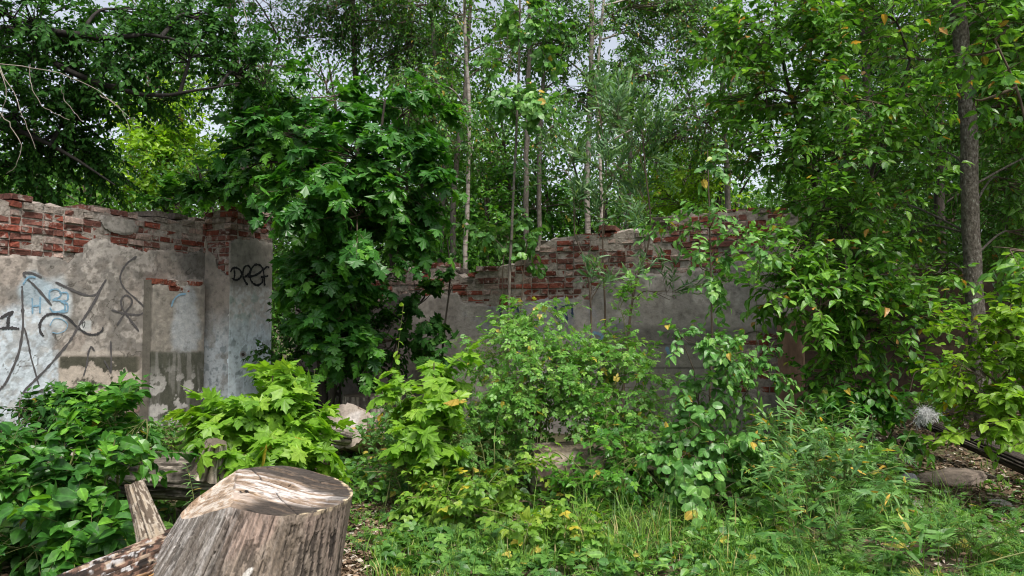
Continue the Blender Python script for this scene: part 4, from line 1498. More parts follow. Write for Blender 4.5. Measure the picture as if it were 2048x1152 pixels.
simple_log('broken_branch', 'thin bare stick lying on the soil among yellow leaves', q0, q1, .022, .016, 85, side_col((0.36, 0.30, 0.25), (0.13, 0.1, 0.08), (0.5, 0.45, 0.4)), E1, 'branch', nseg=16, nh=12)
q0, q1 = GP(150, 7.3, .10), GP(320, 8.4, .06)
simple_log('broken_branch', 'pale barkless pole lying at the foot of the scrawled wall', q0, q1, .055, .05, 87, side_col((0.42, 0.36, 0.31), (0.16, 0.13, 0.11), (0.55, 0.5, 0.46)), E1, 'branch', nseg=20, nh=20)


# ------------------------------------------------------------------ rubble
def rock(name, label, c, size, seed, colr, cat='stone', rot=0.0, tilt=0.0, flat=.5):
    rg = np.random.default_rng(seed)
    n, m = 56, 30
    th = np.linspace(0, 2 * math.pi, n, endpoint=False)
    ph = np.linspace(-math.pi / 2, math.pi / 2, m)
    TH, PH = np.meshgrid(th, ph)
    d = np.stack([np.cos(PH) * np.cos(TH), np.cos(PH) * np.sin(TH), np.sin(PH)], -1)
    # a faceted lump: cut by random planes
    r = np.full(TH.shape, 1.0)
    for _ in range(13):
        nn = norm(rg.normal(size=3))
        k = d @ nn
        r = np.where(k > .2, np.minimum(r, rg.uniform(.55, .85) / np.maximum(k, .2)), r)
    r = r * (1 + .16 * (fbm(d * 3, seed, 3) - .5) + .07 * (fbm(d * 11, seed + 1, 3) - .5))
    v = d * r[..., None] * np.array(size)
    ca, sa = math.cos(rot), math.sin(rot)
    v = v @ np.array([[ca, sa, 0], [-sa, ca, 0], [0, 0, 1]])
    cb, sb_ = math.cos(tilt), math.sin(tilt)
    v = v @ np.array([[cb, 0, sb_], [0, 1, 0], [-sb_, 0, cb]])
    v = v + np.asarray(c)
    cc = np.ones(TH.shape + (3,)) * np.array(colr)
    cc = lerp(cc, np.array(colr) * .45, sstep(.5, .62, fbm(v * 9, seed + 2, 4)))
    idx = np.arange(n * m).reshape(m, n)
    f = np.stack([idx[:-1], np.roll(idx, -1, 1)[:-1], np.roll(idx, -1, 1)[1:], idx[1:]], -1).reshape(-1, 4)
    mb = MB()
    mb.add(v.reshape(-1, 3), f, 0, cc.reshape(-1, 3))
    o = mb.build(name, M['stone'])
    return tag(o, label, cat)


rock('stone_slab', 'wide flat brown stone slab below the thick grey trunk', GP(1893, 6.6, .04), (.36, .26, .085), 3, (0.17, 0.135, 0.11), 'slab', .2, .12)
rock('concrete_chunk', 'pale angular lump of concrete in front of the brown slab', GP(1862, 5.55, .02), (.11, .07, .05), 5, (0.34, 0.31, 0.28), 'rubble', .4)
rock('concrete_chunk', 'small pale concrete piece left of the angular lump', GP(1825, 5.65, .02), (.075, .05, .04), 7, (0.36, 0.33, 0.30), 'rubble', .9)
rock('concrete_chunk', 'grey concrete crumb lying nearest the trampled path', GP(1905, 5.25, .015), (.06, .045, .03), 9, (0.30, 0.27, 0.245), 'rubble', 1.9)
rock('grey_stone', 'rounded grey stone left of the brown slab, by the willowherb', GP(1806, 6.5, .05), (.10, .08, .07), 11, (0.25, 0.25, 0.26), 'stone', .3)
rock('grey_stone', 'low grey stone under the lime maple sapling', GP(855, 5.75, .03), (.13, .09, .07), 13, (0.31, 0.29, 0.28), 'stone', .6)
rock('brick_fragment', 'broken dark red brick half buried at the brown wall foot', GP(1690, 8.0, .05), (.13, .07, .05), 15, (0.20, 0.07, 0.05), 'brick', .5)
rock('brick_fragment', 'grey-brown masonry lump piled against the brown wall', GP(1735, 8.2, .05), (.17, .12, .09), 17, (0.19, 0.15, 0.125), 'rubble', .1)
rock('brick_fragment', 'dusty pink brick lump between pile and black log', GP(1790, 7.8, .04), (.11, .07, .05), 19, (0.28, 0.19, 0.16), 'rubble', 1.2)
rock('grey_stone', 'flat pale stone at the right edge of the rubble slope', GP(1990, 5.7, .02), (.10, .07, .03), 21, (0.30, 0.28, 0.255), 'stone', 2.2)
# ------------------------------------------------------------------ trees and shrubs
W_ = 'wood'


def st(pix, Y, r0, r1, ground=True):
    """a stem through photo pixels; each entry (px, py) or (px, py, Y)"""
    pts = []
    for i, q in enumerate(pix):
        y = q[2] if len(q) > 2 else Y
        if i == 0 and ground:
            pts.append(GP(q[0], y, -.06))
        else:
            pts.append(P(q[0], q[1], y))
    return (pts, r0, r1)


MT = [M['maple'], M['bark_dark'], M['twig']]
kw = dict(k=7, L=.36, size=(.09, .215), tpl='maple', droop=.42, flat=.74, sag=.12, per=5, tipk=.5, spread=.75)
plant('maple_tree', 'large dark green maple spilling over the gap right of the tagged pier', 'maple', GP(655, 8.9),
      [st([(655, 0), (640, 700), (625, 500), (612, 340), (610, 240)], 8.9, .075, .02), st([(650, 0), (690, 650), (740, 420), (770, 200)], 8.8, .05, .015)],
      [B(560, 270, 8.7, 120, 60, .7, 85, **kw), B(690, 300, 8.2, 120, 80, .7, 100, **kw), B(620, 375, 7.9, 90, 65, .6, 85, **kw), B(720, 430, 7.9, 110, 80, .6, 90, **kw),
       B(800, 360, 8.3, 90, 90, .6, 70, **kw), B(588, 500, 9.0, 34, 60, .3, 26, **kw), B(592, 620, 9.0, 34, 70, .3, 30, **kw), B(672, 530, 8.5, 78, 75, .5, 85, **kw), B(700, 590, 8.5, 75, 85, .5, 95, **kw), B(800, 470, 8.5, 85, 55, .5, 50, **kw),
       B(655, 665, 8.7, 58, 62, .4, 72, **kw), B(700, 690, 8.6, 55, 50, .4, 52, **kw), B(500, 330, 9.2, 65, 55, .6, 60, **kw), B(520, 240, 9.4, 60, 40, .6, 24, **kw), B(350, 410, 10.2, 60, 26, .4, 26, **kw), B(640, 195, 8.9, 120, 40, .7, 40, **kw), B(430, 400, 9.4, 70, 35, .5, 34, **kw),
       B(820, 220, 9.0, 80, 70, .6, 55, **kw)], MT, 11)

# dark shrub hanging on the left of the centre wall
kw = dict(k=6, L=.28, size=(.10, .17), tpl='maple', droop=.6, flat=.6, per=4)
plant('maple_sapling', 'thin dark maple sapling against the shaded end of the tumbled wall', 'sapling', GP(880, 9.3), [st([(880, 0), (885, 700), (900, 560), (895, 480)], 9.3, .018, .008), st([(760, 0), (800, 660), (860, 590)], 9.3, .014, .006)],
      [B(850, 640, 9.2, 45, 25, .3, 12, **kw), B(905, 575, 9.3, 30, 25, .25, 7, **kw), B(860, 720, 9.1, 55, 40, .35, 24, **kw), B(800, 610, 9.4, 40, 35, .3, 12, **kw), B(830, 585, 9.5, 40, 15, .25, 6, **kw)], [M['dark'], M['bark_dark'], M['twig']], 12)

kg = dict(k=8, L=.3, size=(.07, .11), tpl='ovate', droop=.4, flat=.6, per=4)  # dark foliage added to stand in for the deep shade of the gap
plant('shade_bush', 'black-green bush added to darken the gap under the big maple', 'bush', GP(680, 9.6), [st([(680, 0), (680, 740), (670, 640)], 9.6, .02, .008), st([(720, 0), (730, 760), (740, 700)], 9.6, .02, .008)],
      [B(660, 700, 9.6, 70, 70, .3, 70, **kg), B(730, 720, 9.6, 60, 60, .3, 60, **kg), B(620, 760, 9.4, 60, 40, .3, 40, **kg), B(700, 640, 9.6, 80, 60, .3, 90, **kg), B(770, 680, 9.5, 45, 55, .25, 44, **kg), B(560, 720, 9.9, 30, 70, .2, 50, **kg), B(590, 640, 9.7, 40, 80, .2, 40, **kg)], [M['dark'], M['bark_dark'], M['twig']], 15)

# overhanging tree, upper left: dark limbs reaching in
kw = dict(k=18, L=.6, size=(.055, .09), tpl='ovate', droop=.45, flat=.6, per=5, sag=.2)
lt = GP(-520, 9.0)
plant('elm_tree', 'dark overhanging tree with bare black limbs, top left above the scrawled wall', 'tree', lt,
      [st([(-520, 0), (-480, 500), (-380, 200), (-250, 60), (-60, 60, 8.4), (80, 62, 8.0), (200, 75, 7.8), (300, 70, 7.8), (380, 88, 7.8)], 9.0, .15, .008),
       st([(-460, 420), (-250, 170, 8.6), (-60, 100, 8.2), (60, 110, 8), (180, 160, 8), (300, 190, 8), (400, 180, 8), (480, 165, 8)], 8.9, .075, .008, False),
       st([(-440, 400), (-200, 260, 8.2), (0, 255, 8), (120, 300, 8), (230, 370, 8)], 8.9, .07, .008, False)],
      [B(60, 40, 7.8, 120, 60, .7, 115, **kw), B(150, 140, 8.2, 130, 60, .6, 120, **kw), B(40, 230, 8.0, 120, 70, .7, 130, **kw), B(130, 300, 8.6, 120, 60, .6, 125, **kw), B(-60, 130, 8.0, 100, 80, .7, 70, **kw),
       B(210, 100, 8.0, 80, 60, .5, 60, **kw), B(250, 20, 8.4, 90, 30, .5, 55, **kw), B(380, 110, 8.4, 80, 50, .5, 62, **kw), B(480, 150, 8.5, 80, 60, .5, 62, **kw), B(60, 350, 8.8, 110, 40, .5, 80, **kw),
       B(-40, 330, 8.2, 80, 60, .5, 50, **kw), B(400, 40, 8.6, 100, 40, .5, 66, **kw), B(300, 220, 9.0, 80, 30, .5, 36, **kw), B(-20, 10, 7.5, 120, 60, .7, 60, **kw), B(180, 240, 8.6, 70, 40, .5, 50, **kw)],
      [M['dark'], M['bark_backlit'], M['bark_backlit']], 13, limb_r=.028)

# thin pale twigs hanging in front of it
tw = [[(-20, 100), (20, 170), (45, 230), (70, 300)], [(-30, 125), (60, 135), (130, 150), (200, 185), (260, 235)], [(-10, 120), (12, 175), (5, 225), (-20, 260)], [(0, 225), (20, 250), (42, 295), (30, 335), (12, 348)],
                        [(60, 130), (62, 170), (90, 215), (140, 240)], [(485, -10), (490, 20), (492, 50), (475, 60)], [(120, 170), (130, 200), (165, 245)], [(200, 190), (240, 215), (262, 262)]]
tl = ['long pale bare twig hanging down the left edge', 'arching pale bare twig crossing from the left edge to the scrawled wall', 'pale twig curling back out of the left edge', 'hooked pale twig hanging lowest at the left edge',
      'thin pale twig dropping from the arching twig', 'short pale twig curling at the top, above the big maple', 'faint side twig hanging inside the arch', 'faint last twig hanging near the yellow-green tree']
for i, ln in enumerate(tw):
    mb = MB()
    q = curve([P(x, y, 6.9 + .1 * i) for x, y in ln], 16, i, .006)
    tubes(mb, q, np.linspace(.0055, .002, 16), 4, 0)
    tag(mb.build('hanging_twig', M['pale_twig']), tl[i], 'twig', 'pale twigs hanging at the upper left')

# bright yellow-green tree beyond the wall
kw = dict(k=10, L=.7, size=(.12, .18), tpl='simple', droop=.3, flat=.6, per=5)
plant('lime_tree', 'yellow-green young tree of a lighter species beyond the scrawled wall', 'tree', GP(350, 14.5), [st([(350, 0), (345, 500), (335, 330), (330, 210)], 14.5, .09, .02)],
      [B(325, 250, 14.3, 60, 50, .8, 80, **kw), B(300, 320, 14.2, 60, 55, .8, 90, **kw), B(370, 310, 14.6, 60, 50, .8, 80, **kw), B(340, 210, 14.5, 40, 30, .6, 40, **kw), B(270, 390, 14.2, 80, 40, .8, 70, **kw)], [M['yellow_green'], M['bark_grey'], M['twig']], 14)

kbs = dict(k=9, L=.5, size=(.08, .13), tpl='ovate', droop=.3, flat=.65, per=5)
plant('lime_tree', 'bright green young tree just beyond the highest brickwork', 'tree', GP(1390, 13.6), [st([(1390, 0), (1388, 480), (1380, 330)], 13.6, .06, .015)],
      [B(1350, 350, 13.5, 60, 50, .7, 70, **kbs), B(1420, 340, 13.6, 50, 50, .7, 60, **kbs), B(1380, 400, 13.3, 80, 40, .7, 70, **kbs), B(1320, 400, 13.4, 50, 40, .6, 40, **kbs)], [M['yellow_green'], M['bark_grey'], M['twig']], 16)
plant('hazel_bush', 'mid green leafy bush filling the gap between the slim birch and the low notch', 'bush', GP(980, 13.0), [st([(980, 0), (975, 500), (970, 400)], 13.0, .04, .012)],
      [B(975, 420, 13.0, 60, 50, .7, 70, **kbs), B(1020, 380, 13.2, 50, 60, .7, 60, **kbs), B(960, 330, 13.3, 50, 50, .7, 45, **kbs), B(1110, 410, 13.0, 70, 50, .7, 70, **kbs), B(840, 440, 13.2, 60, 60, .7, 50, **kbs)], [M['bush'], M['bark_grey'], M['twig']], 17)

# trees rooted behind the walls, each trunk as in the photograph
kb = dict(k=9, L=.45, size=(.055, .085), tpl='ovate', droop=.6, flat=.45, per=5, sag=.3)
kbf = dict(k=10, L=.6, size=(.06, .10), tpl='simple', droop=.5, flat=.5, per=5, sag=.25)


def crown_column(px, Y, y0, y1, w, n, kk, seed, dens=1.0):
    rg = np.random.default_rng(seed)
    out = []
    for i in range(n):
        t = (i + .5) / n
        out.append(B(px + rg.normal() * w * .55, y0 + (y1 - y0) * t, Y + rg.normal() * .5, w * rg.uniform(.7, 1.1), 42 * rg.uniform(.8, 1.3), .55 + .4 * rg.random(), int(72 * dens * rg.uniform(.7, 1.3)), **kk))
    return out


BIR = [M['birch'], M['bark_birch'], M['twig']]
GRY = [M['wood'], M['bark_grey'], M['twig']]
plant('birch_tree', 'slim white birch trunk rising behind the low notch of the tumbled wall', 'birch', GP(930, 11.6),
      [st([(930, 0), (930, 530), (935, 400), (938, 220), (930, 60), (926, -120)], 11.6, .046, .024)], crown_column(930, 11.4, 330, -70, 70, 6, kb, 21), BIR, 21)
plant('ash_tree', 'grey trunk standing just left of the slim white birch', 'tree', GP(905, 12.2),
      [st([(903, 0), (906, 480), (912, 330), (930, 180), (940, 20), (945, -100)], 12.2, .062, .03)], crown_column(900, 12.2, 240, -90, 110, 5, kbf, 22), GRY, 22)
plant('ash_tree', 'dark grey trunk half covered by maple leaves, second left of the white birch', 'tree', GP(880, 12.6),
      [st([(878, 0), (882, 480), (888, 360), (892, 280), (870, 120), (860, -80)], 12.6, .068, .03)], crown_column(820, 12.8, 220, -80, 110, 6, kbf, 23, 1.1), GRY, 23)
plant('aspen_tree', 'straight grey trunk right of the thin bare stem, in the wood', 'tree', GP(1052, 12.0),
      [st([(1053, 0), (1052, 450), (1054, 250), (1060, 60), (1062, -120)], 12.0, .055, .035)], crown_column(1050, 12.3, 120, -100, 90, 4, kbf, 24, .7), GRY, 24)
plant('aspen_tree', 'dark slender trunk leaving the top of the stepped brickwork', 'tree', GP(1078, 12.2),
      [st([(1078, 0), (1078, 450), (1080, 280), (1088, 130), (1100, -60)], 12.2, .05, .03)], crown_column(1110, 12.6, 200, -80, 80, 4, kbf, 25, .7), GRY, 25)
plant('birch_tree', 'pinkish birch trunk, thicker of the pair behind the willow leaves', 'birch', GP(1175, 12.4),
      [st([(1175, 0), (1175, 440), (1176, 300), (1182, 150), (1184, 0), (1190, -120)], 12.4, .058, .038)], crown_column(1180, 12.3, 260, -100, 110, 8, kb, 26, 1.2), BIR, 26)
plant('birch_tree', 'mottled thin birch trunk, slimmer of the pair behind the willow leaves', 'birch', GP(1205, 12.0),
      [st([(1206, 0), (1204, 440), (1198, 280), (1194, 160), (1205, 30), (1215, -100)], 12.0, .036, .02)], crown_column(1290, 13.0, 300, -80, 110, 9, kb, 27, 1.5), BIR, 27)
plant('birch_tree', 'grey birch trunk behind the highest part of the tumbled wall', 'birch', GP(1455, 12.5),
      [st([(1458, 0), (1455, 380), (1448, 240), (1442, 60), (1438, -100)], 12.5, .062, .035)], crown_column(1400, 12.8, 300, -80, 90, 9, kb, 28, 1.5), [M['birch'], M['bark_grey'], M['twig']], 28)
plant('ash_tree', 'dark leaning trunk seen through leaves left of the big maple top', 'tree', GP(490, 13.5),
      [st([(495, 0), (490, 400), (480, 200), (465, 60), (440, -100)], 13.5, .10, .05), st([(492, 300), (520, 190), (560, 80)], 13.4, .05, .02, False)], crown_column(480, 13.3, 190, -90, 120, 6, kbf, 29, 1.0), [M['dark'], M['bark_dark'], M['twig']], 29)
plant('ash_tree', 'thin dark trunk in the wood above the crown of the big maple', 'tree', GP(720, 13.5),
      [st([(725, 0), (720, 400), (712, 200), (705, 0), (700, -120)], 13.5, .08, .04)], crown_column(690, 13.0, 130, -90, 120, 6, kbf, 30, 1.3), [M['dark'], M['bark_dark'], M['twig']], 30)
plant('ash_tree', 'twin dark stems under the sky gap above the big maple', 'tree', GP(795, 14.0),
      [st([(795, 0), (797, 400), (795, 200), (790, 0), (785, -100)], 14.0, .05, .03), st([(812, 0), (814, 400), (812, 200), (818, 20)], 14.0, .035, .02)], crown_column(770, 13.6, 120, -90, 100, 5, kbf, 31, 1.2), [M['wood'], M['bark_dark'], M['twig']], 31)
plant('alder_tree', 'dark trunk in the gloom just left of the thick grey trunk', 'tree', GP(1880, 12.5),
      [st([(1882, 0), (1880, 480), (1878, 300), (1875, 60), (1875, -80)], 12.5, .10, .07)], crown_column(1860, 12.5, 470, -80, 120, 9, kbf, 32, 1.3), [M['dark'], M['bark_dark'], M['twig']], 32)
plant('alder_tree', 'black trunk in the gloom behind the drooping cherry leaves', 'tree', GP(1740, 12.2),
      [st([(1742, 0), (1740, 500), (1738, 300), (1730, 60), (1728, -80)], 12.2, .085, .06)], crown_column(1700, 12.6, 470, -80, 120, 9, kbf, 33, 1.3), [M['dark'], M['bark_dark'], M['twig']], 33)

# the thick trunk on the right, in front of the brown wall
kr = dict(k=8, L=.5, size=(.07, .115), tpl='ovate', droop=.4, flat=.7, per=4, sag=.2)
plant('alder_tree', 'thick straight grey trunk with lichen, in front of the brown wall on the right', 'tree', GP(1972, 7.6),
      [st([(1968, 0), (1960, 760), (1945, 500), (1937, 250), (1922, 80), (1905, -80), (1895, -260)], 7.6, .098, .072)],
      [B(1980, 60, 8.4, 110, 80, .7, 110, **kr), B(2020, 220, 8.4, 90, 70, .7, 95, **kr), B(1830, 120, 8.6, 90, 70, .7, 85, **kr), B(2030, 380, 8.6, 80, 60, .6, 80, **kr), B(1840, 330, 9.0, 80, 70, .6, 75, **kr),
       B(1990, -120, 7.6, 200, 100, 1.2, 140, **kr), B(1800, -160, 7.4, 200, 100, 1.2, 130, **kr), B(2020, 560, 8.6, 70, 60, .5, 75, **kr), B(2010, 680, 8.4, 60, 60, .4, 50, **kr), B(2060, 480, 8.4, 70, 60, .5, 60, **kr), B(1880, 560, 9.2, 70, 40, .4, 40, **kr), B(2110, 300, 8, 80, 120, .8, 70, **kr), B(1760, 420, 9.4, 80, 70, .6, 70, **kr), B(1800, 490, 9.6, 90, 40, .5, 55, **kr)],
      [M['elm'], M['bark_lichen'], M['twig']], 41, sides=20, limb_r=.014)

kof = dict(k=9, L=.7, size=(.10, .15), tpl='simple', droop=.4, flat=.65, per=5, sag=.25)
ob = np.array([7.4, 6.9, 0.0])  # out-of-view tree added to shade the right wall and slope
plant('alder_tree', 'unseen tall leafy tree added beyond the right edge to shade the slope', 'tree', ob, [([ob, ob + np.array([-.1, 0, 3.0]), ob + np.array([0, .2, 7.5])], .16, .05)],
      [dict(c=ob + np.array(q), r=(1.3, 1.3, .9), n=120, **kof) for q in ((-1.0, .4, 4.6), (-.6, 1.6, 4.2), (.6, -.6, 5.0), (-1.6, -.4, 5.8), (.2, .8, 6.4), (-1.2, 1.8, 5.8), (-2.2, 1.0, 5.2), (-.6, 2.6, 5.0))], [M['elm'], M['bark_grey'], M['twig']], 46)

# the cherry that fills the upper right
kc = dict(k=9, L=.42, size=(.075, .12), tpl='ovate', droop=.20, flat=.86, per=5, sag=.08, tr=.0035, lift=0.0)
kcn = {**kc, 'size': (.085, .13), 'droop': .15, 'sag': .05, 'k': 9}
plant('cherry_tree', 'broad bird cherry with drooping pointed leaves, between the birches and the thick trunk', 'tree', GP(1690, 8.3),
      [st([(1690, 0), (1690, 700), (1692, 500), (1693, 330), (1690, 150), (1660, 20), (1640, -120)], 8.3, .05, .02), st([(1692, 560), (1620, 340, 7.8), (1560, 90, 7.5), (1548, -60, 7.4)], 8.3, .032, .012, False), st([(1690, 480), (1760, 300, 7.8), (1820, 120, 7.4)], 8.3, .03, .012, False)],
      [B(1540, 70, 7.2, 100, 50, .6, 80, **kc), B(1510, 190, 7.2, 85, 45, .6, 62, **kc), B(1600, 200, 7.0, 90, 45, .6, 62, **kc), B(1690, 90, 6.9, 90, 50, .6, 62, **kc), B(1720, 200, 6.8, 90, 40, .6, 58, **kc), B(1550, 310, 7.2, 85, 36, .6, 48, **kc),
       B(1640, 320, 7.0, 90, 38, .6, 56, **kc), B(1740, 310, 7.0, 80, 36, .6, 48, **kc), B(1650, 420, 7.0, 80, 26, .5, 36, **kc), B(1720, 430, 7.2, 90, 28, .5, 42, **kc), B(1800, 400, 7.4, 80, 36, .5, 42, **kc),
       B(1840, 210, 6.9, 80, 40, .5, 38, **kc), B(1700, 520, 7.0, 80, 24, .5, 54, **kcn), B(1600, 520, 6.6, 60, 24, .4, 39, **kcn), B(1540, 595, 6.6, 75, 22, .4, 51, **kcn), B(1640, 610, 6.6, 90, 22, .4, 60, **kcn), B(1730, 590, 6.9, 70, 20, .4, 42, **kcn),
       B(1800, 640, 6.8, 80, 20, .4, 39, **kcn), B(1670, 700, 6.7, 60, 16, .3, 27, **kcn), B(1790, 690, 6.7, 40, 14, .3, 9, **kc), B(1450, 120, 7.6, 45, 45, .5, 28, **kc), B(1470, 40, 7.6, 70, 40, .5, 36, **kc),
       B(1760, 30, 7.2, 110, 40, .6, 60, **kc), B(1840, 560, 7.6, 60, 24, .4, 30, **kc), B(1740, 660, 7.0, 80, 26, .4, 40, **kcn), B(1850, 640, 7.2, 50, 24, .3, 20, **kcn), B(1690, 760, 7.0, 70, 20, .3, 22, **kcn), B(1640, 10, 7.2, 90, 40, .6, 50, **kc)],
      [M['elm'], M['bark_dark'], M['twig']], 42, limb_r=.016)
# near sprig in front of the thick trunk, top right
kc2 = dict(k=7, L=.34, size=(.085, .13), tpl='ovate', droop=.3, flat=.72, per=4, sag=.15, tr=.003)
plant('cherry_sapling', 'slim sapling with bright near leaves crossing the thick grey trunk', 'sapling', GP(2130, 5.9),
      [st([(2130, 0), (2120, 640), (2080, 400), (2040, 200), (1990, 80)], 5.9, .02, .008)],
      [B(1975, 50, 5.9, 60, 40, .35, 22, **kc2), B(1940, 110, 5.9, 60, 24, .3, 10, **kc2), B(2015, 140, 5.9, 55, 30, .35, 16, **kc2), B(1950, 200, 6.0, 40, 15, .3, 6, **kc2), B(2020, 500, 5.9, 45, 28, .3, 10, **kc2), B(2040, 550, 5.8, 40, 30, .3, 10, **kc2)], [M['elm'], M['twig'], M['twig']], 43)

# bright low branches, right edge
kh = dict(k=8, L=.30, size=(.065, .105), tpl='broad', droop=.25, flat=.80, per=4, sag=.12, tr=.003)
plant('hazel_bush', 'bright yellow-green leafy bush in layered sprays at the right edge', 'bush', GP(2110, 5.7),
      [st([(2110, 0), (2090, 900), (2060, 760), (2010, 650)], 5.7, .022, .008), st([(2120, 0), (2100, 850), (2040, 800), (1960, 740)], 5.6, .018, .006), st([(2130, 0), (2090, 900), (2040, 850), (1950, 820)], 5.5, .018, .006)],
      [B(2010, 620, 5.7, 55, 35, .35, 30, **kh), B(1960, 660, 5.7, 60, 22, .3, 22, **kh), B(1920, 730, 5.6, 45, 22, .3, 20, **kh), B(2000, 720, 5.7, 60, 35, .35, 36, **kh), B(1960, 790, 5.6, 70, 35, .3, 38, **kh), B(2020, 830, 5.5, 50, 50, .35, 44, **kh), B(1980, 860, 5.5, 60, 30, .3, 30, **kh), B(2040, 660, 5.6, 50, 50, .35, 30, **kh), B(2060, 760, 5.6, 50, 60, .4, 40, **kh)],
      [M['hazel'], M['twig'], M['twig']], 44, limb_r=.008)
kh2 = dict(k=8, L=.32, size=(.075, .115), tpl='broad', droop=.3, flat=.80, per=4, sag=.12, tr=.003)
plant('hazel_bush', 'open low bush with flat green sprays before the brown wall', 'bush', GP(1740, 7.0),
      [st([(1745, 0), (1740, 850), (1720, 780), (1700, 720)], 7.0, .014, .005), st([(1760, 0), (1790, 840), (1820, 780)], 7.0, .012, .005)],
      [B(1700, 800, 6.9, 55, 22, .3, 26, **kh2), B(1760, 780, 7.0, 70, 25, .3, 26, **kh2), B(1660, 770, 7.0, 50, 30, .3, 24, **kh2), B(1810, 790, 7.0, 40, 25, .3, 16, **kh2), B(1780, 850, 6.9, 55, 25, .3, 18, **kh2), B(1850, 740, 7.0, 50, 25, .3, 14, **kh2), B(1700, 850, 6.9, 40, 20, .3, 14, **kh2)],
      [M['bush'], M['twig'], M['twig']], 45, limb_r=.008)

# willow and aspen suckers in front of the centre wall
kwl = dict(k=13, L=.46, size=(.10, .17), tpl='narrow', droop=-.15, flat=.4, per=4, sag=.05, up=.7, lift=.5, tipk=.95, spread=.55, tr=.003)
plant('willow_sapling', 'tall grey-green willow shoots with narrow leaves, in front of the stepped brickwork', 'sapling', GP(1220, 8.5),
      [st([(1180, 0), (1182, 620), (1168, 520), (1150, 470), (1148, 400)], 8.5, .014, .006), st([(1212, 0), (1210, 620), (1205, 480), (1212, 330), (1190, 170)], 8.6, .016, .006), st([(1235, 0), (1265, 600), (1300, 470), (1290, 330), (1280, 230)], 8.4, .018, .006), st([(1182, 600), (1210, 550), (1225, 500)], 8.5, .008, .004, False)],
      [B(1190, 210, 8.6, 40, 50, .3, 26, **kwl), B(1240, 250, 8.5, 50, 50, .35, 36, **kwl), B(1280, 300, 8.4, 45, 60, .35, 36, **kwl), B(1215, 350, 8.5, 50, 45, .35, 24, **kwl), B(1290, 400, 8.4, 40, 40, .3, 18, **kwl), B(1160, 420, 8.5, 35, 35, .3, 10, **kwl), B(1210, 450, 8.5, 40, 35, .3, 10, **kwl), B(1290, 480, 8.4, 35, 35, .3, 9, **kwl), B(1265, 560, 8.4, 35, 30, .3, 8, **kwl), B(1130, 340, 8.7, 50, 60, .3, 24, **kwl), B(1340, 600, 8.2, 40, 25, .3, 9, **kwl), B(1180, 570, 8.5, 30, 20, .3, 5, **kwl)],
      [M['willow'], M['twig'], M['twig']], 51, limb_r=.008)
ka = dict(k=8, L=.30, size=(.07, .105), tpl='round', droop=.45, flat=.35, per=4, sag=.15, tr=.003)
plant('aspen_sapling', 'thin bare-stemmed aspen with round grey-green leaves, before the low brick courses', 'sapling', GP(1018, 8.7),
      [st([(1016, 0), (1018, 600), (1024, 450), (1032, 280), (1038, 120), (1040, -40)], 8.7, .022, .012)],
      [B(1030, 215, 8.6, 45, 20, .3, 24, **ka), B(1070, 200, 8.6, 50, 35, .3, 24, **ka), B(1010, 100, 8.7, 40, 50, .3, 24, **ka), B(1080, 90, 8.7, 50, 50, .35, 34, **ka), B(1080, 250, 8.6, 35, 30, .3, 14, **ka), B(980, 190, 8.7, 30, 20, .3, 8, **ka), B(1040, 20, 8.7, 60, 40, .35, 30, **ka)], [M['aspen'], M['bark_grey'], M['twig']], 52, limb_r=.007)
plant('aspen_sapling', 'low round-leaved sucker leaning on the stepped broken bricks', 'sapling', GP(1010, 9.0),
      [st([(1000, 0), (1005, 560), (1010, 500)], 9.0, .012, .005), st([(1020, 0), (1050, 520), (1060, 480)], 9.0, .01, .005)],
      [B(1000, 478, 9.2, 45, 28, .3, 24, **ka), B(1055, 470, 9.2, 35, 28, .3, 18, **ka), B(1045, 530, 9.0, 25, 20, .25, 8, **ka), B(960, 470, 9.4, 35, 25, .3, 12, **ka)], [M['aspen'], M['twig'], M['twig']], 53, limb_r=.006)
ks = dict(k=7, L=.26, size=(.055, .085), tpl='broad', droop=.35, flat=.62, per=4, sag=.12, tr=.0025)
plant('birch_sapling', 'slender birch sapling with a straight reddish stem, in front of the grass edge', 'sapling', GP(1420, 5.9),
      [st([(1418, 0), (1420, 800), (1424, 700), (1422, 560), (1418, 400), (1415, 300)], 5.9, .014, .004), st([(1418, 850), (1395, 800), (1388, 740)], 5.9, .006, .003, False), st([(1422, 870), (1450, 840), (1475, 810)], 5.9, .006, .003, False)],
      [B(1415, 330, 5.9, 30, 40, .2, 9, **ks), B(1410, 430, 5.9, 45, 25, .2, 12, **ks), B(1335, 465, 5.9, 30, 18, .2, 10, **ks), B(1490, 490, 5.9, 60, 22, .3, 22, **ks), B(1400, 515, 5.9, 50, 20, .3, 16, **ks), B(1460, 560, 5.9, 60, 22, .3, 20, **ks),
       B(1380, 690, 5.8, 55, 25, .3, 28, **ks), B(1440, 710, 5.8, 60, 30, .3, 30, **ks), B(1500, 700, 5.8, 50, 30, .3, 24, **ks), B(1540, 740, 5.8, 40, 20, .3, 14, **ks), B(1410, 780, 5.8, 50, 30, .3, 26, **ks), B(1500, 770, 5.8, 50, 25, .3, 18, **ks)],
      [M['aspen'], M['twig'], M['twig']], 54, limb_r=.005)
kq = dict(k=7, L=.26, size=(.055, .095), tpl='round', droop=.55, flat=.5, per=4, sag=.15, tr=.003)
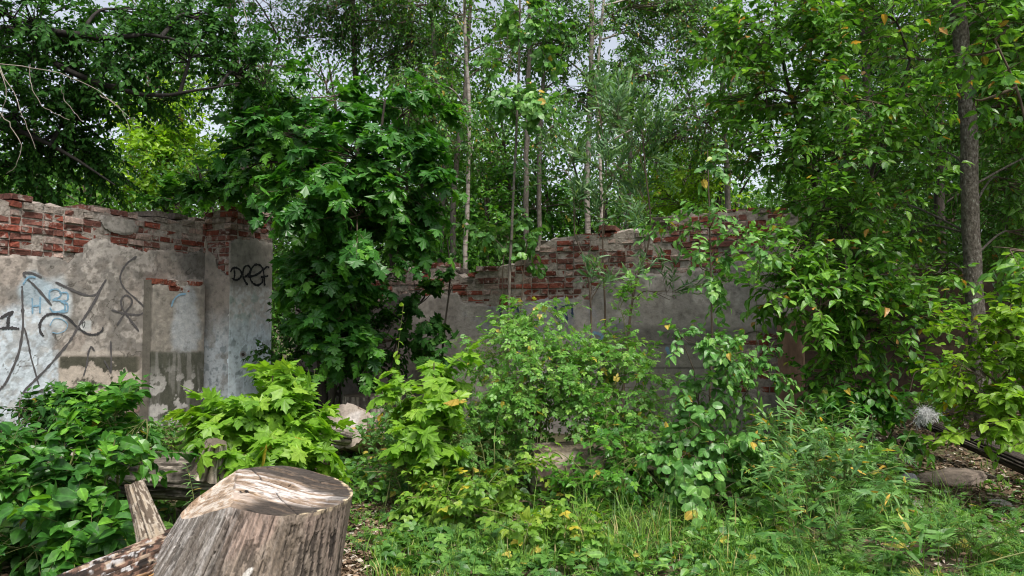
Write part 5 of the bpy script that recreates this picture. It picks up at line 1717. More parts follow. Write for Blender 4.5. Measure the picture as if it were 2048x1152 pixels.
plant('aspen_bush', 'bushy blue-green aspen sucker with round drooping leaves, by the sapling foot', 'bush', GP(1400, 5.35),
      [st([(1400, 0), (1385, 960), (1370, 890)], 5.35, .010, .004), st([(1410, 0), (1440, 960), (1450, 880)], 5.35, .010, .004)],
      [B(1370, 910, 5.3, 50, 35, .25, 30, **kq), B(1360, 970, 5.2, 45, 40, .25, 28, **kq), B(1440, 890, 5.35, 55, 35, .25, 30, **kq), B(1400, 1000, 5.2, 50, 40, .25, 24, **kq), B(1460, 950, 5.3, 45, 35, .25, 22, **kq), B(1380, 840, 5.4, 60, 30, .25, 24, **kq)], [M['aspen'], M['twig'], M['twig']], 55, limb_r=.005)

# the wild rose thicket
kro = dict(k=6, L=.34, size=(.075, .12), tpl='rose', droop=.25, flat=.62, per=4, sag=.2, tr=.0025)
rgx = np.random.default_rng(5)


def rose_stems(px, Y, n, h, spread, seed):
    rg = np.random.default_rng(seed)
    out = []
    for i in range(n):
        a = GP(px + rg.normal() * 20, Y + rg.normal() * .08, -.03)
        dx = rg.normal() * spread
        out.append(([a, a + np.array([dx * .3, rg.normal() * .1, h * .6]), a + np.array([dx, rg.normal() * .15, h * rg.uniform(.7, 1.0)])], .007, .003))
    return out


plant('rose_bush', 'tall wild rose thicket with small toothed leaflets, in front of the tumbled wall', 'bush', GP(1080, 6.5), rose_stems(1080, 6.5, 12, 1.35, .35, 1),
      [B(1065, 620, 6.6, 45, 28, .25, 36, **kro), B(1060, 680, 6.5, 75, 40, .35, 66, **kro), B(1000, 700, 6.4, 60, 45, .35, 56, **kro), B(1110, 720, 6.4, 70, 45, .35, 66, **kro), B(1020, 780, 6.3, 80, 45, .4, 70, **kro), B(1110, 800, 6.2, 80, 45, .4, 66, **kro), B(960, 790, 6.4, 45, 40, .3, 36, **kro), B(1040, 835, 6.5, 90, 34, .3, 70, **kro), B(1070, 760, 6.3, 70, 40, .4, 56, **kro)],
      [M['rose'], M['green_stem'], M['green_stem']], 61, limb_r=.005)
plant('rose_bush', 'wild rose clump with pale upright shoots, right half of the thicket', 'bush', GP(1230, 6.4), rose_stems(1230, 6.4, 10, 1.15, .3, 2),
      [B(1225, 700, 6.5, 55, 35, .3, 50, **kro), B(1180, 740, 6.4, 50, 40, .3, 46, **kro), B(1230, 780, 6.3, 80, 40, .4, 66, **kro), B(1180, 830, 6.5, 70, 36, .3, 54, **kro), B(1280, 850, 6.2, 55, 40, .35, 44, **kro), B(1235, 620, 6.6, 18, 50, .12, 20, **{**kro, 'up': .7}), B(1270, 760, 6.5, 45, 40, .3, 30, **kro)],
      [M['rose'], M['green_stem'], M['green_stem']], 62, limb_r=.005)
kro2 = {**kro, 'size': (.085, .13)}
plant('rose_bush', 'low green rose bush spilling over the rotting log', 'bush', GP(1190, 5.7), rose_stems(1190, 5.7, 8, .55, .3, 3),
      [B(1225, 872, 5.8, 50, 20, .25, 18, **kro2), B(1245, 925, 5.6, 55, 32, .3, 36, **kro2), B(1250, 970, 5.5, 60, 30, .25, 36, **kro2), B(1170, 990, 5.4, 50, 28, .25, 26, **kro2)], [M['bush'], M['green_stem'], M['green_stem']], 63, limb_r=.005)
plant('rose_bush', 'tangled small-leaved rose between the lime maple and the thicket', 'bush', GP(960, 6.0), rose_stems(960, 6.0, 8, .8, .3, 4),
      [B(930, 880, 6.0, 70, 35, .3, 44, **kro), B(960, 890, 5.9, 50, 30, .25, 34, **kro), B(940, 945, 5.8, 70, 30, .3, 36, **kro), B(790, 850, 6.9, 40, 40, .3, 30, **kro), B(800, 890, 6.5, 60, 40, .3, 40, **kro), B(880, 920, 6.0, 60, 35, .3, 34, **kro)], [M['herb'], M['green_stem'], M['green_stem']], 64, limb_r=.005)
krb = dict(k=6, L=.24, size=(.075, .115), tpl='tri', droop=.25, flat=.75, per=3, sag=.12, tr=.0025)
plant('bramble_bush', 'yellowing three-leaved bramble sprawling below the lime maple', 'bush', GP(930, 5.15), rose_stems(930, 5.15, 6, .35, .3, 5),
      [B(900, 1000, 5.2, 70, 30, .3, 26, **krb), B(970, 980, 5.2, 60, 30, .3, 20, **krb), B(1010, 940, 5.4, 60, 30, .3, 18, **krb), B(840, 970, 5.5, 50, 25, .3, 14, **krb), B(950, 1030, 5.0, 50, 20, .25, 14, **krb)], [M['rasp'], M['green_stem'], M['green_stem']], 65, limb_r=.004)
plant('bramble_bush', 'low bright bramble with broad yellow-green leaves, front centre in the grass', 'bush', GP(1075, 4.6), rose_stems(1075, 4.6, 5, .3, .2, 6),
      [B(1070, 1060, 4.6, 50, 28, .2, 18, **krb), B(1060, 1110, 4.45, 50, 28, .2, 18, **krb), B(1140, 1080, 4.6, 55, 28, .2, 16, **krb)], [M['rasp'], M['green_stem'], M['green_stem']], 66, limb_r=.004)

# lime maple sapling and the bright maple bush
km = dict(k=6, L=.24, size=(.12, .19), tpl='maple', droop=.15, flat=.8, per=3, sag=.1, tr=.003)
plant('maple_sapling', 'lime green maple sapling standing upright in the thicket, left of the roses', 'sapling', GP(868, 5.75),
      [st([(868, 0), (868, 900), (868, 800), (868, 725)], 5.75, .010, .005)],
      [B(868, 728, 5.75, 18, 8, .1, 4, **km), B(868, 745, 5.75, 40, 10, .15, 6, **km), B(822, 790, 5.7, 36, 16, .18, 9, **km), B(915, 785, 5.75, 40, 18, .18, 8, **km), B(880, 810, 5.65, 45, 20, .2, 10, **km), B(850, 850, 5.6, 50, 26, .25, 14, **km), B(900, 860, 5.6, 40, 24, .2, 9, **km), B(860, 910, 5.5, 50, 26, .25, 12, **km)], [M['lime'], M['twig'], M['green_stem']], 71, limb_r=.004)
km2 = dict(k=6, L=.26, size=(.12, .19), tpl='maple', droop=.3, flat=.72, per=3, sag=.1, tr=.003)
plant('maple_bush', 'bright green young maple bush right behind the big stump', 'bush', GP(550, 5.6),
      [st([(550, 0), (548, 860), (545, 740)], 5.6, .014, .005), st([(560, 0), (600, 860), (620, 790)], 5.6, .010, .004), st([(540, 0), (480, 880), (440, 850)], 5.6, .010, .004)],
      [B(545, 790, 5.6, 60, 25, .25, 20, **km2), B(500, 830, 5.5, 65, 30, .25, 24, **km2), B(585, 800, 5.6, 45, 28, .25, 16, **km2), B(560, 860, 5.4, 70, 35, .3, 32, **km2), B(470, 850, 5.5, 50, 30, .25, 14, **km2), B(520, 905, 5.2, 60, 30, .25, 26, **km2), B(595, 885, 5.4, 45, 32, .25, 20, **km2), B(580, 930, 5.2, 60, 22, .2, 16, **km2)], [M['lime'], M['twig'], M['green_stem']], 72, limb_r=.004)

# left-hand shrubs
kl = dict(k=7, L=.28, size=(.085, .13), tpl='broad', droop=.25, flat=.74, per=3, sag=.08, up=.35, tr=.003)
plant('dogwood_bush', 'dense broad-leaved shrub in the lower left corner, beside the bark-covered log', 'bush', GP(110, 4.3),
      [st([(110, 0), (120, 1000), (150, 900)], 4.3, .012, .005), st([(60, 0), (40, 1000), (20, 900)], 4.3, .012, .005), st([(160, 0), (200, 1000), (230, 880)], 4.4, .012, .004)],
      [B(40, 1010, 4.15, 70, 45, .25, 20, **kl), B(120, 990, 4.2, 70, 40, .25, 22, **kl), B(60, 1090, 4.0, 80, 45, .25, 20, **kl), B(150, 1060, 4.1, 60, 40, .25, 17, **kl), B(180, 960, 4.4, 45, 40, .2, 18, **kl), B(30, 930, 4.4, 70, 35, .3, 18, **kl), B(120, 930, 4.5, 60, 30, .3, 16, **kl), B(170, 1110, 4.0, 60, 40, .2, 18, **kl), B(-50, 1040, 4.1, 70, 70, .3, 22, **kl)], [M['bushd'], M['green_stem'], M['green_stem']], 73, limb_r=.005)
plant('dogwood_bush', 'upright broad-leaved shrub with bright tips, before the pale pole', 'bush', GP(245, 4.9),
      [st([(240, 0), (235, 960), (232, 870), (230, 830)], 4.9, .012, .004), st([(250, 0), (280, 930), (300, 850)], 4.9, .010, .004)],
      [B(235, 850, 4.9, 40, 25, .2, 14, **kl), B(283, 850, 4.9, 25, 24, .2, 8, **kl), B(215, 900, 4.8, 60, 30, .25, 24, **kl), B(270, 905, 4.8, 35, 25, .2, 9, **kl), B(215, 960, 4.6, 45, 30, .2, 13, **kl), B(150, 880, 4.9, 50, 30, .25, 18, **kl)], [M['bushd'], M['green_stem'], M['green_stem']], 74, limb_r=.005)
km3 = dict(k=6, L=.26, size=(.12, .18), tpl='maple', droop=.3, flat=.72, per=3, sag=.1, tr=.003)
plant('maple_bush', 'mid green maple bush at the foot of the scrawled wall', 'bush', GP(180, 6.6),
      [st([(180, 0), (185, 860), (185, 800)], 6.6, .012, .005)],
      [B(180, 800, 6.6, 50, 18, .3, 16, **km3), B(130, 795, 6.6, 36, 18, .25, 9, **km3), B(230, 810, 6.5, 45, 25, .25, 15, **km3), B(180, 840, 6.4, 70, 30, .3, 24, **km3), B(235, 870, 6.2, 45, 25, .25, 12, **km3), B(120, 860, 6.3, 50, 30, .3, 18, **km3)], [M['bushd'], M['twig'], M['twig']], 75, limb_r=.005)
kd = dict(k=8, L=.26, size=(.055, .085), tpl='ovate', droop=.3, flat=.7, per=4, sag=.1, tr=.003)
plant('dogwood_bush', 'shady small-leaved shrub at the left edge under the scrawls', 'bush', GP(30, 6.2),
      [st([(30, 0), (35, 880), (40, 800)], 6.2, .012, .005), st([(-60, 0), (-50, 880), (-20, 800)], 6.2, .012, .005)],
      [B(30, 845, 6.2, 70, 30, .35, 34, **kd), B(70, 880, 6.0, 60, 40, .3, 36, **kd), B(-10, 890, 6.0, 60, 50, .3, 36, **kd), B(110, 830, 6.2, 40, 35, .3, 22, **kd), B(20, 950, 5.7, 80, 40, .35, 36, **kd)], [M['dark'], M['twig'], M['twig']], 76, limb_r=.005)
plant('ivy_clump', 'dark small-leaved clump at the foot of the plastered pier', 'plant', GP(395, 7.6), rose_stems(395, 7.6, 6, .4, .3, 8),
      [B(395, 850, 7.7, 40, 22, .25, 26, **kd), B(350, 880, 7.4, 50, 22, .3, 28, **kd), B(440, 870, 7.4, 40, 25, .25, 20, **kd), B(310, 870, 7.6, 30, 20, .25, 14, **kd)], [M['herb'], M['green_stem'], M['green_stem']], 77, limb_r=.004)


# upright herbs: a stem with leaves set round it
def herb(name, label, px, Y, toppy, mats, seed, tpl='narrow', size=(.08, .13), n=26, lean=0.0, cat='plant', group=None, t0=.15, top=1.0, droop=.2, stem_r=.005, head=None, out=.9, up=.25):
    rg = np.random.default_rng(seed)
    a = GP(px, Y, -.03)
    b = P(px + lean, toppy, Y)
    q = curve([a, a * .5 + b * .5 + rg.normal(size=3) * .02 + np.array([-(b - a)[0] * .12, 0, 0]), b], 14)
    root = thing(name, label, cat, a, group)
    mb = MB()
    tubes(mb, q, np.linspace(stem_r, stem_r * .4, 14), 5, 0)
    mb.build('stem', mats[1], root)
    lb = MB()
    t = np.linspace(t0, top, n) + rg.normal(size=n) * .01
    t = np.clip(t, 0, 1)
    i = np.clip((t * 13).astype(int), 0, 12)
    fr = (t * 13 - i)[:, None]
    pos = q[i] * (1 - fr) + q[i + 1] * fr
    ang = np.arange(n) * 2.4 + rg.normal(size=n) * .3
    tip = np.stack([np.cos(ang) * out, np.sin(ang) * out, np.full(n, up) + .5 * t ** 3 - droop], -1) + rg.normal(size=(n, 3)) * .12
    nr = UP + .3 * rg.normal(size=(n, 3))
    sz = rg.uniform(*size, n) * (1.0 - .45 * t ** 3)
    leaves(lb, pos, nr, tip, sz, tpl, rg, 0)
    lb.build('leaves', [mats[0], mats[1]], root)
    if head:
        head(root, q[-1], rg)
    return root


def fluff_head(root, p, rg):
    mb = MB()
    p = np.asarray(p)
    # ribbon-thin seed pods spread round the tip, silky tufts below
    for i in range(22):
        a = rg.uniform(0, 6.28)
        s0 = p + UP * rg.uniform(-.03, .05)
        d = np.array([math.cos(a), math.sin(a) * .8, rg.uniform(.1, .9)])
        tubes(mb, np.array([s0, s0 + d * .05, s0 + d * rg.uniform(.07, .12)]), np.array([.0016, .0014, .0008]), 3, 1)
    n = 1100
    tuft = p - UP * .07 + rg.normal(size=(9, 3)) * np.array([.028, .024, .042])
    c = tuft[rg.integers(0, 9, n)] + rg.normal(size=(n, 3)) * .016
    d = norm(rg.normal(size=(n, 3)))
    L = rg.uniform(.02, .055, n)
    pts = c[:, None] + d[:, None] * (L[:, None] * np.linspace(0, 1, 4))[..., None]
    pts[..., 2] -= .3 * (L[:, None] * np.linspace(0, 1, 4) ** 2)
    tubes(mb, pts, np.full((n, 4), .0010), 3, 0)
    mb.build('seed_head', [M['down'], M['green_stem']], root)


FH = [M['fire'], M['green_stem']]
herb('willowherb', 'willowherb gone to white fluffy seed, leaning right before the brown wall', 1755, 5.6, 815, FH, 1, 'narrow', (.12, .19), 22, 92, top=.74, head=fluff_head, stem_r=.005)
wl = [('tallest narrow-leaved willowherb just left of the rubble bank', 1690, 6.0, 802, 20), ('narrow-leaved willowherb shoot beside the brown jamb', 1620, 6.0, 810, 12), ('leafy willowherb in front of the brown jamb', 1560, 5.8, 805, 5),
      ('short willowherb with yellowing lower leaves', 1600, 5.5, 880, -8), ('yellow-tinged willowherb leaning right over the bank', 1660, 5.5, 880, 30), ('willowherb shoot leaning left towards the birch sapling', 1530, 5.6, 830, -20), ('low willowherb at the front of the clump', 1640, 5.2, 930, 8),
      ('thin willowherb growing by the grey rounded stone', 1750, 5.6, 900, 25), ('drooping willowherb in front of the flat sprays', 1720, 5.4, 930, 18), ('grass-green willowherb beside the aspen sucker', 1500, 5.5, 870, 10), ('bent willowherb above the trampled grass', 1690, 5.1, 960, -14), ('bushy willowherb between the sapling and the jamb', 1580, 5.3, 930, 0),
      ('small willowherb at the right edge of the clump', 1790, 5.2, 960, 20), ('leafy willowherb low at the sapling foot', 1520, 5.1, 950, -6)]
for i, (lb, px, Y, ty, ln) in enumerate(wl):
    herb('willowherb', lb, px, Y, ty, FH, 200 + i, 'narrow', (.12, .20), 60, ln, group='willowherb growing before the brown jamb')


kmw = dict(k=8, L=.32, size=(.07, .12), tpl='fern', droop=.15, flat=.6, per=3, sag=.08, up=.8, lift=.7, tipk=.7, spread=.75, tr=.0025)
knw = {**kmw, 'tpl': 'narrow', 'size': (.09, .15), 'k': 10}
MW = [M['fire'], M['green_stem'], M['green_stem']]
plant('goldenrod_clump', 'loose narrow-leaved weed clump between the birch sapling and the rubble slope', 'weeds', GP(1630, 5.3), rose_stems(1630, 5.3, 11, .62, .25, 31),
      [B(1590, 905, 5.3, 60, 45, .3, 20, **knw), B(1660, 930, 5.2, 60, 45, .3, 20, **knw), B(1620, 975, 5.0, 70, 35, .3, 14, **kmw), B(1700, 975, 5.0, 50, 40, .25, 16, **knw), B(1560, 980, 5.0, 45, 40, .25, 16, **knw)], MW, 81, limb_r=.004)
plant('mugwort_clump', 'low feathery weed clump spilling to the front of the grass', 'weeds', GP(1640, 4.5), rose_stems(1640, 4.5, 8, .3, .25, 33),
      [B(1610, 1060, 4.5, 70, 30, .25, 14, **kmw), B(1700, 1070, 4.5, 60, 30, .25, 12, **kmw), B(1660, 1115, 4.3, 70, 26, .2, 12, **kmw), B(1560, 1060, 4.5, 50, 30, .2, 10, **knw)], [M['herb'], M['green_stem'], M['green_stem']], 82, limb_r=.004)
plant('mugwort_clump', 'bright feathery weed patch in the lower right corner of the path edge', 'weeds', GP(1880, 4.4), rose_stems(1880, 4.4, 8, .22, .3, 35),
      [B(1850, 1090, 4.4, 80, 20, .25, 18, **kmw), B(1960, 1110, 4.3, 70, 20, .25, 14, **kmw), B(1780, 1115, 4.3, 55, 22, .2, 12, **knw)], [M['herb'], M['green_stem'], M['green_stem']], 83, limb_r=.004)
plant('nettle_clump', 'leafy nettle clump hiding the foot of the lime maple sapling', 'weeds', GP(820, 5.5), rose_stems(820, 5.5, 7, .5, .2, 37),
      [B(800, 930, 5.6, 50, 35, .2, 26, **{**kmw, 'tpl': 'ovate', 'size': (.06, .1)}), B(745, 915, 6.3, 40, 28, .25, 18, **{**kmw, 'tpl': 'ovate', 'size': (.06, .1)})], MW, 84, limb_r=.004)


def spike_head(root, p, rg):
    mb = MB()
    n = 160
    t = rg.random(n)
    c = p + np.stack([rg.normal(size=n) * .010 * (1.2 - t), rg.normal(size=n) * .010, -.02 - .16 * (1 - t)], -1)
    d = norm(rg.normal(size=(n, 3)) + UP * .6)
    leaves(mb, c, np.cross(d, norm(rg.normal(size=(n, 3)))), d, rg.uniform(.012, .02, n), 'simple', rg)
    mb.build('flower_spike', M['willow'], root)


herb('mugwort', 'silvery mugwort with a pointed flower spike right of the willowherb', 1738, 5.5, 835, [M['willow'], M['green_stem']], 61, 'fern', (.07, .12), 30, 6, head=spike_head)
herb('nettle', 'tall nettle in front of the dark gap beside the pier', 572, 7.2, 705, [M['herb'], M['green_stem']], 62, 'ovate', (.10, .15), 26, 2, droop=.45)
herb('nettle', 'thin nettle against the white foot of the pier', 520, 7.4, 722, [M['herb'], M['green_stem']], 63, 'ovate', (.07, .11), 20, -2, droop=.5)
herb('nettle', 'short nettle right of the tall one in the dark gap', 625, 7.4, 740, [M['herb'], M['green_stem']], 64, 'ovate', (.09, .13), 20, 4, droop=.5)
herb('aspen_shoot', 'lone thin shoot with hanging heart-shaped leaves, before the dark wall end', 785, 6.6, 608, [M['lime'], M['green_stem']], 65, 'round', (.055, .085), 20, 22, t0=.3, droop=.75, out=.6)
herb('maple_shoot', 'dark leafy shoot by the small stump', 775, 7.2, 780, [M['herb'], M['green_stem']], 66, 'broad', (.06, .10), 26, -10)
herb('spruce_shoot', 'bluish feathery weed left of the bark-covered log', 105, 4.9, 905, [M['willow'], M['green_stem']], 67, 'narrow', (.10, .16), 60, 6)
herb('fleabane', 'feathery narrow-leaved weed growing against the grey log', 385, 4.7, 930, [M['fire'], M['green_stem']], 68, 'narrow', (.05, .09), 60, -12)
herb('thistle', 'weed with a yellow withered head under the birch sapling', 1478, 4.7, 1045, [M['herb'], M['green_stem']], 69, 'broad', (.08, .13), 10, 4)
herb('nettle', 'broad-leaved nettle at the birch sapling foot', 1530, 4.8, 985, [M['herb'], M['green_stem']], 70, 'broad', (.12, .18), 16, 6, droop=.5)
herb('birch_shoot', 'thin yellow-green shoot standing above the wall top by the cherry', 1512, 8.45, 385, [M['lime'], M['green_stem']], 72, 'ovate', (.06, .1), 8, 6, t0=.82)

# ------------------------------------------------------------------ ground cover
rg = np.random.default_rng(77)


def scatter(n, region, seed):
    """points on the ground in a photo-column band: region (px0, px1, Y0, Y1)"""
    r = np.random.default_rng(seed)
    Y = r.uniform(region[2], region[3], n)
    X = (r.uniform(region[0], region[1], n) - CX) / F * Y
    return np.stack([X, Y, gz(X, Y)], -1)


def grass(mb, n, region, h, seed, clump=6, wid=.0045, bend=.6):
    r = np.random.default_rng(seed)
    c = scatter(max(1, n // clump), region, seed)
    # keep to the noisy patches where grass grows
    keep = n2(c[:, 0], c[:, 1], 1.3, 9, 3) > .40
    c = c[keep]
    p = np.repeat(c, clump, 0)
    m = len(p)
    p = p + np.stack([r.normal(size=m) * .035, r.normal(size=m) * .035, np.full(m, -.01)], -1)
    H = h * r.uniform(.35, 1.15, m) * np.repeat(r.uniform(.5, 1.1, len(c)), clump)
    a = r.uniform(0, 2 * math.pi, m)
    d = np.stack([np.cos(a), np.sin(a), np.zeros(m)], -1)
    B_ = bend * r.uniform(.1, 1.2, m)
    S = 5
    t = np.linspace(0, 1, S)
    ctr = p[:, None] + UP * (H[:, None] * (t - .35 * B_[:, None] * t ** 2.5))[..., None] + d[:, None] * (H[:, None] * B_[:, None] * .8 * t ** 2)[..., None]
    sd = np.stack([-d[:, 1], d[:, 0], np.zeros(m)], -1)
    w = wid * r.uniform(.6, 1.3, m)[:, None] * (1 - t ** 1.6 * .95)
    v = np.stack([ctr - sd[:, None] * w[..., None], ctr + sd[:, None] * w[..., None]], 2)
    idx = np.arange(m * S * 2).reshape(m, S, 2)
    f = np.stack([idx[:, :-1, 0], idx[:, :-1, 1], idx[:, 1:, 1], idx[:, 1:, 0]], -1).reshape(-1, 4)
    col = np.zeros((m, S * 2, 4))
    col[..., 0] = r.random(m)[:, None]
    col[..., 2] = .3
    col[..., 3] = 1
    mb.add(v.reshape(-1, 3), f, 0, col.reshape(-1, 4))


mb = MB()
grass(mb, 3600, (740, 1250, 3.5, 4.9), .17, 301, bend=1.0)
grass(mb, 1500, (1150, 1560, 4.3, 5.2), .36, 302, 14, .0038, 1.3)
grass(mb, 160, (900, 1900, 3.9, 5.6), .55, 310, 2, .003, .5)
grass(mb, 2400, (1200, 1700, 3.5, 4.5), .24, 303, 12, .004, 1.2)
grass(mb, 1600, (1600, 2100, 3.5, 4.6), .18, 309, 8, .004, 1.0)
grass(mb, 1300, (1500, 1900, 4.6, 5.8), .30, 304, 8, .004, .9)
grass(mb, 900, (700, 1000, 4.4, 6.5), .18, 305, 8, .004, .9)
grass(mb, 600, (300, 620, 4.4, 6.5), .2, 306)
grass(mb, 500, (1900, 2200, 5, 8), .14, 307)
grass(mb, 700, (-200, 2200, 2.4, 3.5), .16, 308, bend=1.0)
tag(mb.build('grass', M['grass']), 'uneven green grass with a few straw-coloured blades', 'grass', kind='stuff')

mb = MB()


def cover(mb, n, region, tpl, size, seed, h=(.02, .22), flat=.8, thr=.42):
    r = np.random.default_rng(seed)
    p = scatter(n, region, seed)
    keep = n2(p[:, 0], p[:, 1], 1.6, seed % 50, 3) > thr
    p = p[keep]
    m = len(p)
    hh = r.uniform(h[0], h[1], m) * (.4 + 1.2 * np.clip(n2(p[:, 0], p[:, 1], 1.1, 5, 2) - .2, 0, 1))
    p[:, 2] += hh
    for x0, x1, y0, y1 in ((-.1, .55, 4.9, 6.5), (-2.8, -1.7, 4.4, 5.6), (-2.4, -1.2, 5.8, 7.9), (3.2, 5.2, 5.2, 7.6)):
        near = (p[:, 0] > x0) & (p[:, 0] < x1) & (p[:, 1] > y0) & (p[:, 1] < y1)
        p[near, 2] -= hh[near] * .75
    a = r.uniform(0, 2 * math.pi, m)
    tip = np.stack([np.cos(a), np.sin(a), r.normal(size=m) * .3 - .05], -1)
    nr = UP * flat + r.normal(size=(m, 3)) * .35
    leaves(mb, p, nr, tip, r.uniform(*size, m), tpl, r, 0)


cover(mb, 5200, (1450, 2120, 3.5, 5.2), 'fern', (.07, .13), 311, (.02, .16), thr=.44)
cover(mb, 1500, (1480, 1800, 4.8, 6.4), 'fern', (.08, .15), 312, (.05, .55), thr=.42)
cover(mb, 3000, (700, 1500, 3.7, 5.4), 'fern', (.06, .11), 313, (.01, .12), thr=.46)
cover(mb, 2600, (660, 1400, 5.4, 8.0), 'broad', (.05, .10), 314, (.03, .40), thr=.38)
cover(mb, 2200, (280, 720, 4.9, 8.4), 'ovate', (.05, .10), 315, (.02, .22), thr=.44)
cover(mb, 2600, (-150, 330, 4.2, 7.4), 'broad', (.06, .11), 316, (.03, .35), thr=.38)
cover(mb, 700, (760, 1250, 4.1, 5.4), 'tri', (.07, .12), 317, (.03, .14), thr=.45)
cover(mb, 2200, (1150, 1620, 5.6, 8.6), 'broad', (.05, .10), 318, (.05, .5), thr=.36)
cover(mb, 900, (1150, 1560, 3.9, 5.2), 'ovate', (.04, .09), 330, (.03, .2), thr=.4)
cover(mb, 900, (1750, 2150, 5.0, 7.5), 'broad', (.05, .10), 319, (.02, .12), thr=.5)
cover(mb, 1500, (560, 1000, 8.0, 10.5), 'broad', (.06, .11), 320, (.03, .4), thr=.36)
tag(mb.build('undergrowth', [M['herb']]), 'low mixed weeds and seedlings covering the soil', 'weeds', kind='stuff')

mb = MB()


def litter(mb, n, region, size, seed, thr=.40):
    r = np.random.default_rng(seed)
    p = scatter(n, region, seed)
    p = p[n2(p[:, 0], p[:, 1], 1.4, 6, 3) > thr]
    m = len(p)
    p[:, 2] += r.uniform(.003, .03, m)
    a = r.uniform(0, 2 * math.pi, m)
    tip = np.stack([np.cos(a), np.sin(a), r.normal(size=m) * .15], -1)
    leaves(mb, p, UP + r.normal(size=(m, 3)) * .35, tip, r.uniform(*size, m), 'simple', r, 0)


litter(mb, 9000, (650, 2150, 3.4, 6.0), (.02, .055), 321)
litter(mb, 7000, (1650, 2200, 5.0, 9.0), (.03, .075), 322, .3)
litter(mb, 2500, (650, 800, 3.7, 5.6), (.02, .06), 323, .2)
litter(mb, 3500, (-100, 700, 4.0, 8.5), (.03, .07), 324)
tag(mb.build('leaf_litter', M['litter']), 'brown dead leaves and pale wood chips strewn on the soil', 'litter', kind='stuff')


# ------------------------------------------------------------------ the wood behind
def forest(mb, n, region, H, seed, dens, leaf, tpl='simple', low=False, at=None):
    r = np.random.default_rng(seed)
    Y = region[2] + (region[3] - region[2]) * r.random(n) ** .8
    X = (r.uniform(region[0], region[1], n) - CX) / F * Y
    if at is not None:
        X, Y = [at[0]], [at[1]]
    for x, y in zip(X, Y):
        h = H * r.uniform(.7, 1.15)
        z0 = float(gz(x, y))
        tr = np.array([[x, y, z0 - .1], [x + r.normal() * .2, y, h * .5], [x + r.normal() * .4, y, h]])
        if not low:
            tubes(mb, curve(tr, 8), np.linspace(.05 + .008 * h, .02, 8), 6, 2)
        m = int(dens * r.uniform(.7, 1.3))
        lo = .02 if low else r.uniform(.12, .35)
        nb = max(6, m // 30)
        tb = lo + (1 - lo) * r.random(nb)
        rad = (h * .16 + .5) * (1.05 - .55 * tb)
        ang = r.uniform(0, 6.28, nb)
        rr = rad * r.random(nb) ** .5
        c = np.stack([x + np.cos(ang) * rr + (tr[2, 0] - x) * tb, y + np.sin(ang) * rr, h * tb], -1)
        st_ = np.stack([np.full(nb, x) + (tr[2, 0] - x) * tb, np.full(nb, y), h * np.maximum(tb - .08, 0)], -1)
        if not low:
            tubes(mb, np.stack([st_, (st_ + c) / 2 + UP * .06, c], 1), np.array([[.014, .01, .005]]) * np.ones((nb, 1)), 3, 1)
        wb = r.integers(0, nb, m)
        d = r.normal(size=(m, 3)) * np.array([.42, .42, .20]) * (.7 if low else 1)
        p = c[wb] + d
        p[:, 2] = np.maximum(p[:, 2], z0 + .03)
        tip = norm(d + r.normal(size=(m, 3)) * .4)
        tip[:, 2] -= .4
        nr = UP * .6 + norm(d) * .4 + r.normal(size=(m, 3)) * .4
        tone = r.random(nb)[wb] * .5 + r.random(m) * .5
        leaves(mb, p, nr, tip, r.uniform(.7, 1.2, m) * leaf, tpl, r, 0, tone)


mb = MB()
forest(mb, 15, (-300, 1000, 14, 22), 10, 401, 3600, .12)
forest(mb, 9, (900, 1480, 17, 26), 8, 402, 2200, .11)
forest(mb, 18, (1450, 2300, 13, 22), 11, 403, 4200, .12)
forest(mb, 55, (-300, 2400, 24, 42), 8.0, 404, 2200, .19)
rq = np.random.default_rng(9)
for i in range(26):                               # wood carried on unseen behind the viewer, added to block low sky light
    a_ = math.radians(100 + 160 * (i + .5) / 26)
    forest(mb, 1, (0, 0, 0, 0), 7, 500 + i, 1100, .28, at=(math.sin(a_) * rq.uniform(12, 16), math.cos(a_) * rq.uniform(11, 15)))
forest(mb, 14, (750, 1500, 13, 16), 5.2, 407, 1600, .11)
forest(mb, 8, (-100, 500, 13, 16), 4.8, 408, 1500, .11)
tag(mb.build('woods', [M['wood'], M['twig'], M['bark_dark']]), 'mass of leafy trees closing the view behind the walls and, as an unseen added ring, round the clearing', 'woods', kind='stuff')
mb = MB()
forest(mb, 30, (-200, 2300, 11.9, 16), 3.0, 405, 1300, .10, low=True)
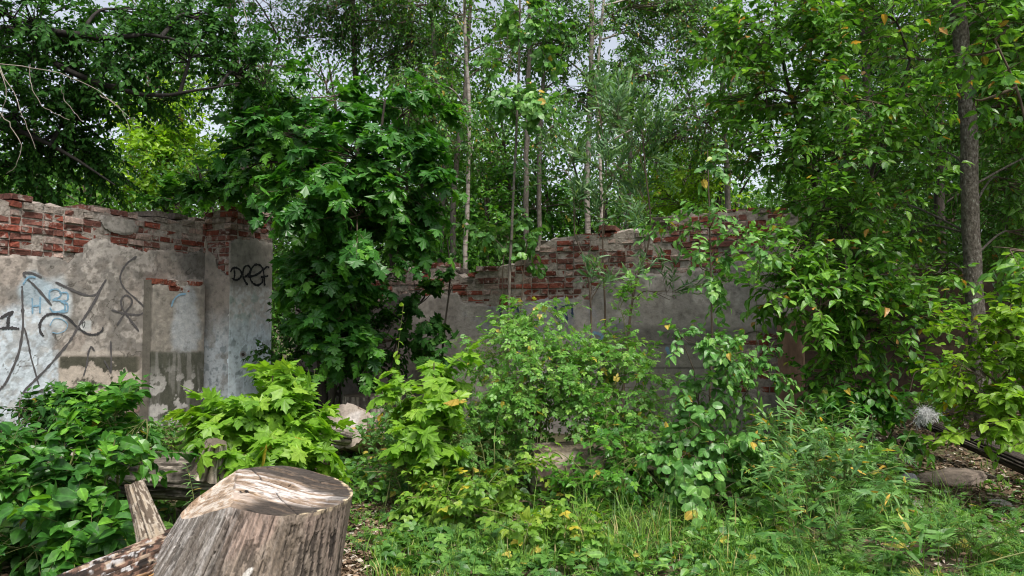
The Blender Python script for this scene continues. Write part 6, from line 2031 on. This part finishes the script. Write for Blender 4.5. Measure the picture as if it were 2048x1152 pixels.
forest(mb, 40, (-200, 2300, 16, 26), 5.2, 406, 2200, .13, low=True)
tag(mb.build('shrubbery', [M['wood'], M['twig'], M['bark_dark']]), 'green brushwood filling the wood floor behind the walls', 'brushwood', kind='stuff')

# ------------------------------------------------------------------ sky, sun, camera
w = bpy.data.worlds.new('World')
sc.world = w
w.use_nodes = True
nt = w.node_tree
nt.nodes.clear()
n = N(nt)
EL, AZ = math.radians(62), math.radians(152)
sky = n('ShaderNodeTexSky', sky_type='NISHITA', sun_disc=False, sun_elevation=EL, sun_rotation=AZ, air_density=1.0, dust_density=3.0, ozone_density=1.0)
hs = n('ShaderNodeHueSaturation', in_Saturation=0.40, in_Value=1.25)
n.l(sky.outputs[0], hs.inputs['Color'])
bg = n('ShaderNodeBackground', in_Strength=0.06)
n.l(hs.outputs[0], bg.inputs[0])
out = n('ShaderNodeOutputWorld')
n.l(bg.outputs[0], out.inputs[0])
ld = bpy.data.lights.new('sun', 'SUN')
ld.energy = 1.5
ld.angle = math.radians(14)
ld.color = (1.0, .95, .87)
so = bpy.data.objects.new('sun', ld)
COL.objects.link(so)
# direction towards the sun: azimuth measured from +Y, clockwise
sd = Vector((math.sin(AZ) * math.cos(EL), math.cos(AZ) * math.cos(EL), math.sin(EL)))
so.rotation_euler = (-sd).to_track_quat('-Z', 'Y').to_euler()
so.location = (0, -5, 12)
cam = bpy.data.cameras.new('camera')
cam.sensor_width = 36
cam.lens = F / 2048 * 36
cam.clip_end = 3000
co = bpy.data.objects.new('camera', cam)
COL.objects.link(co)
co.location = (0, 0, EYE)
co.rotation_euler = (math.radians(90) + TILT, 0, 0)
sc.camera = co
sc.view_settings.view_transform = 'Standard'
sc.view_settings.look = 'None'
sc.view_settings.exposure = 1.7
sc.view_settings.gamma = 1
sc.cycles.use_denoising = True
sc.cycles.pixel_filter_type = 'BLACKMAN_HARRIS'
sc.cycles.filter_width = 1.1
sc.cycles.max_bounces = 7
sc.cycles.diffuse_bounces = 2
sc.cycles.transmission_bounces = 4
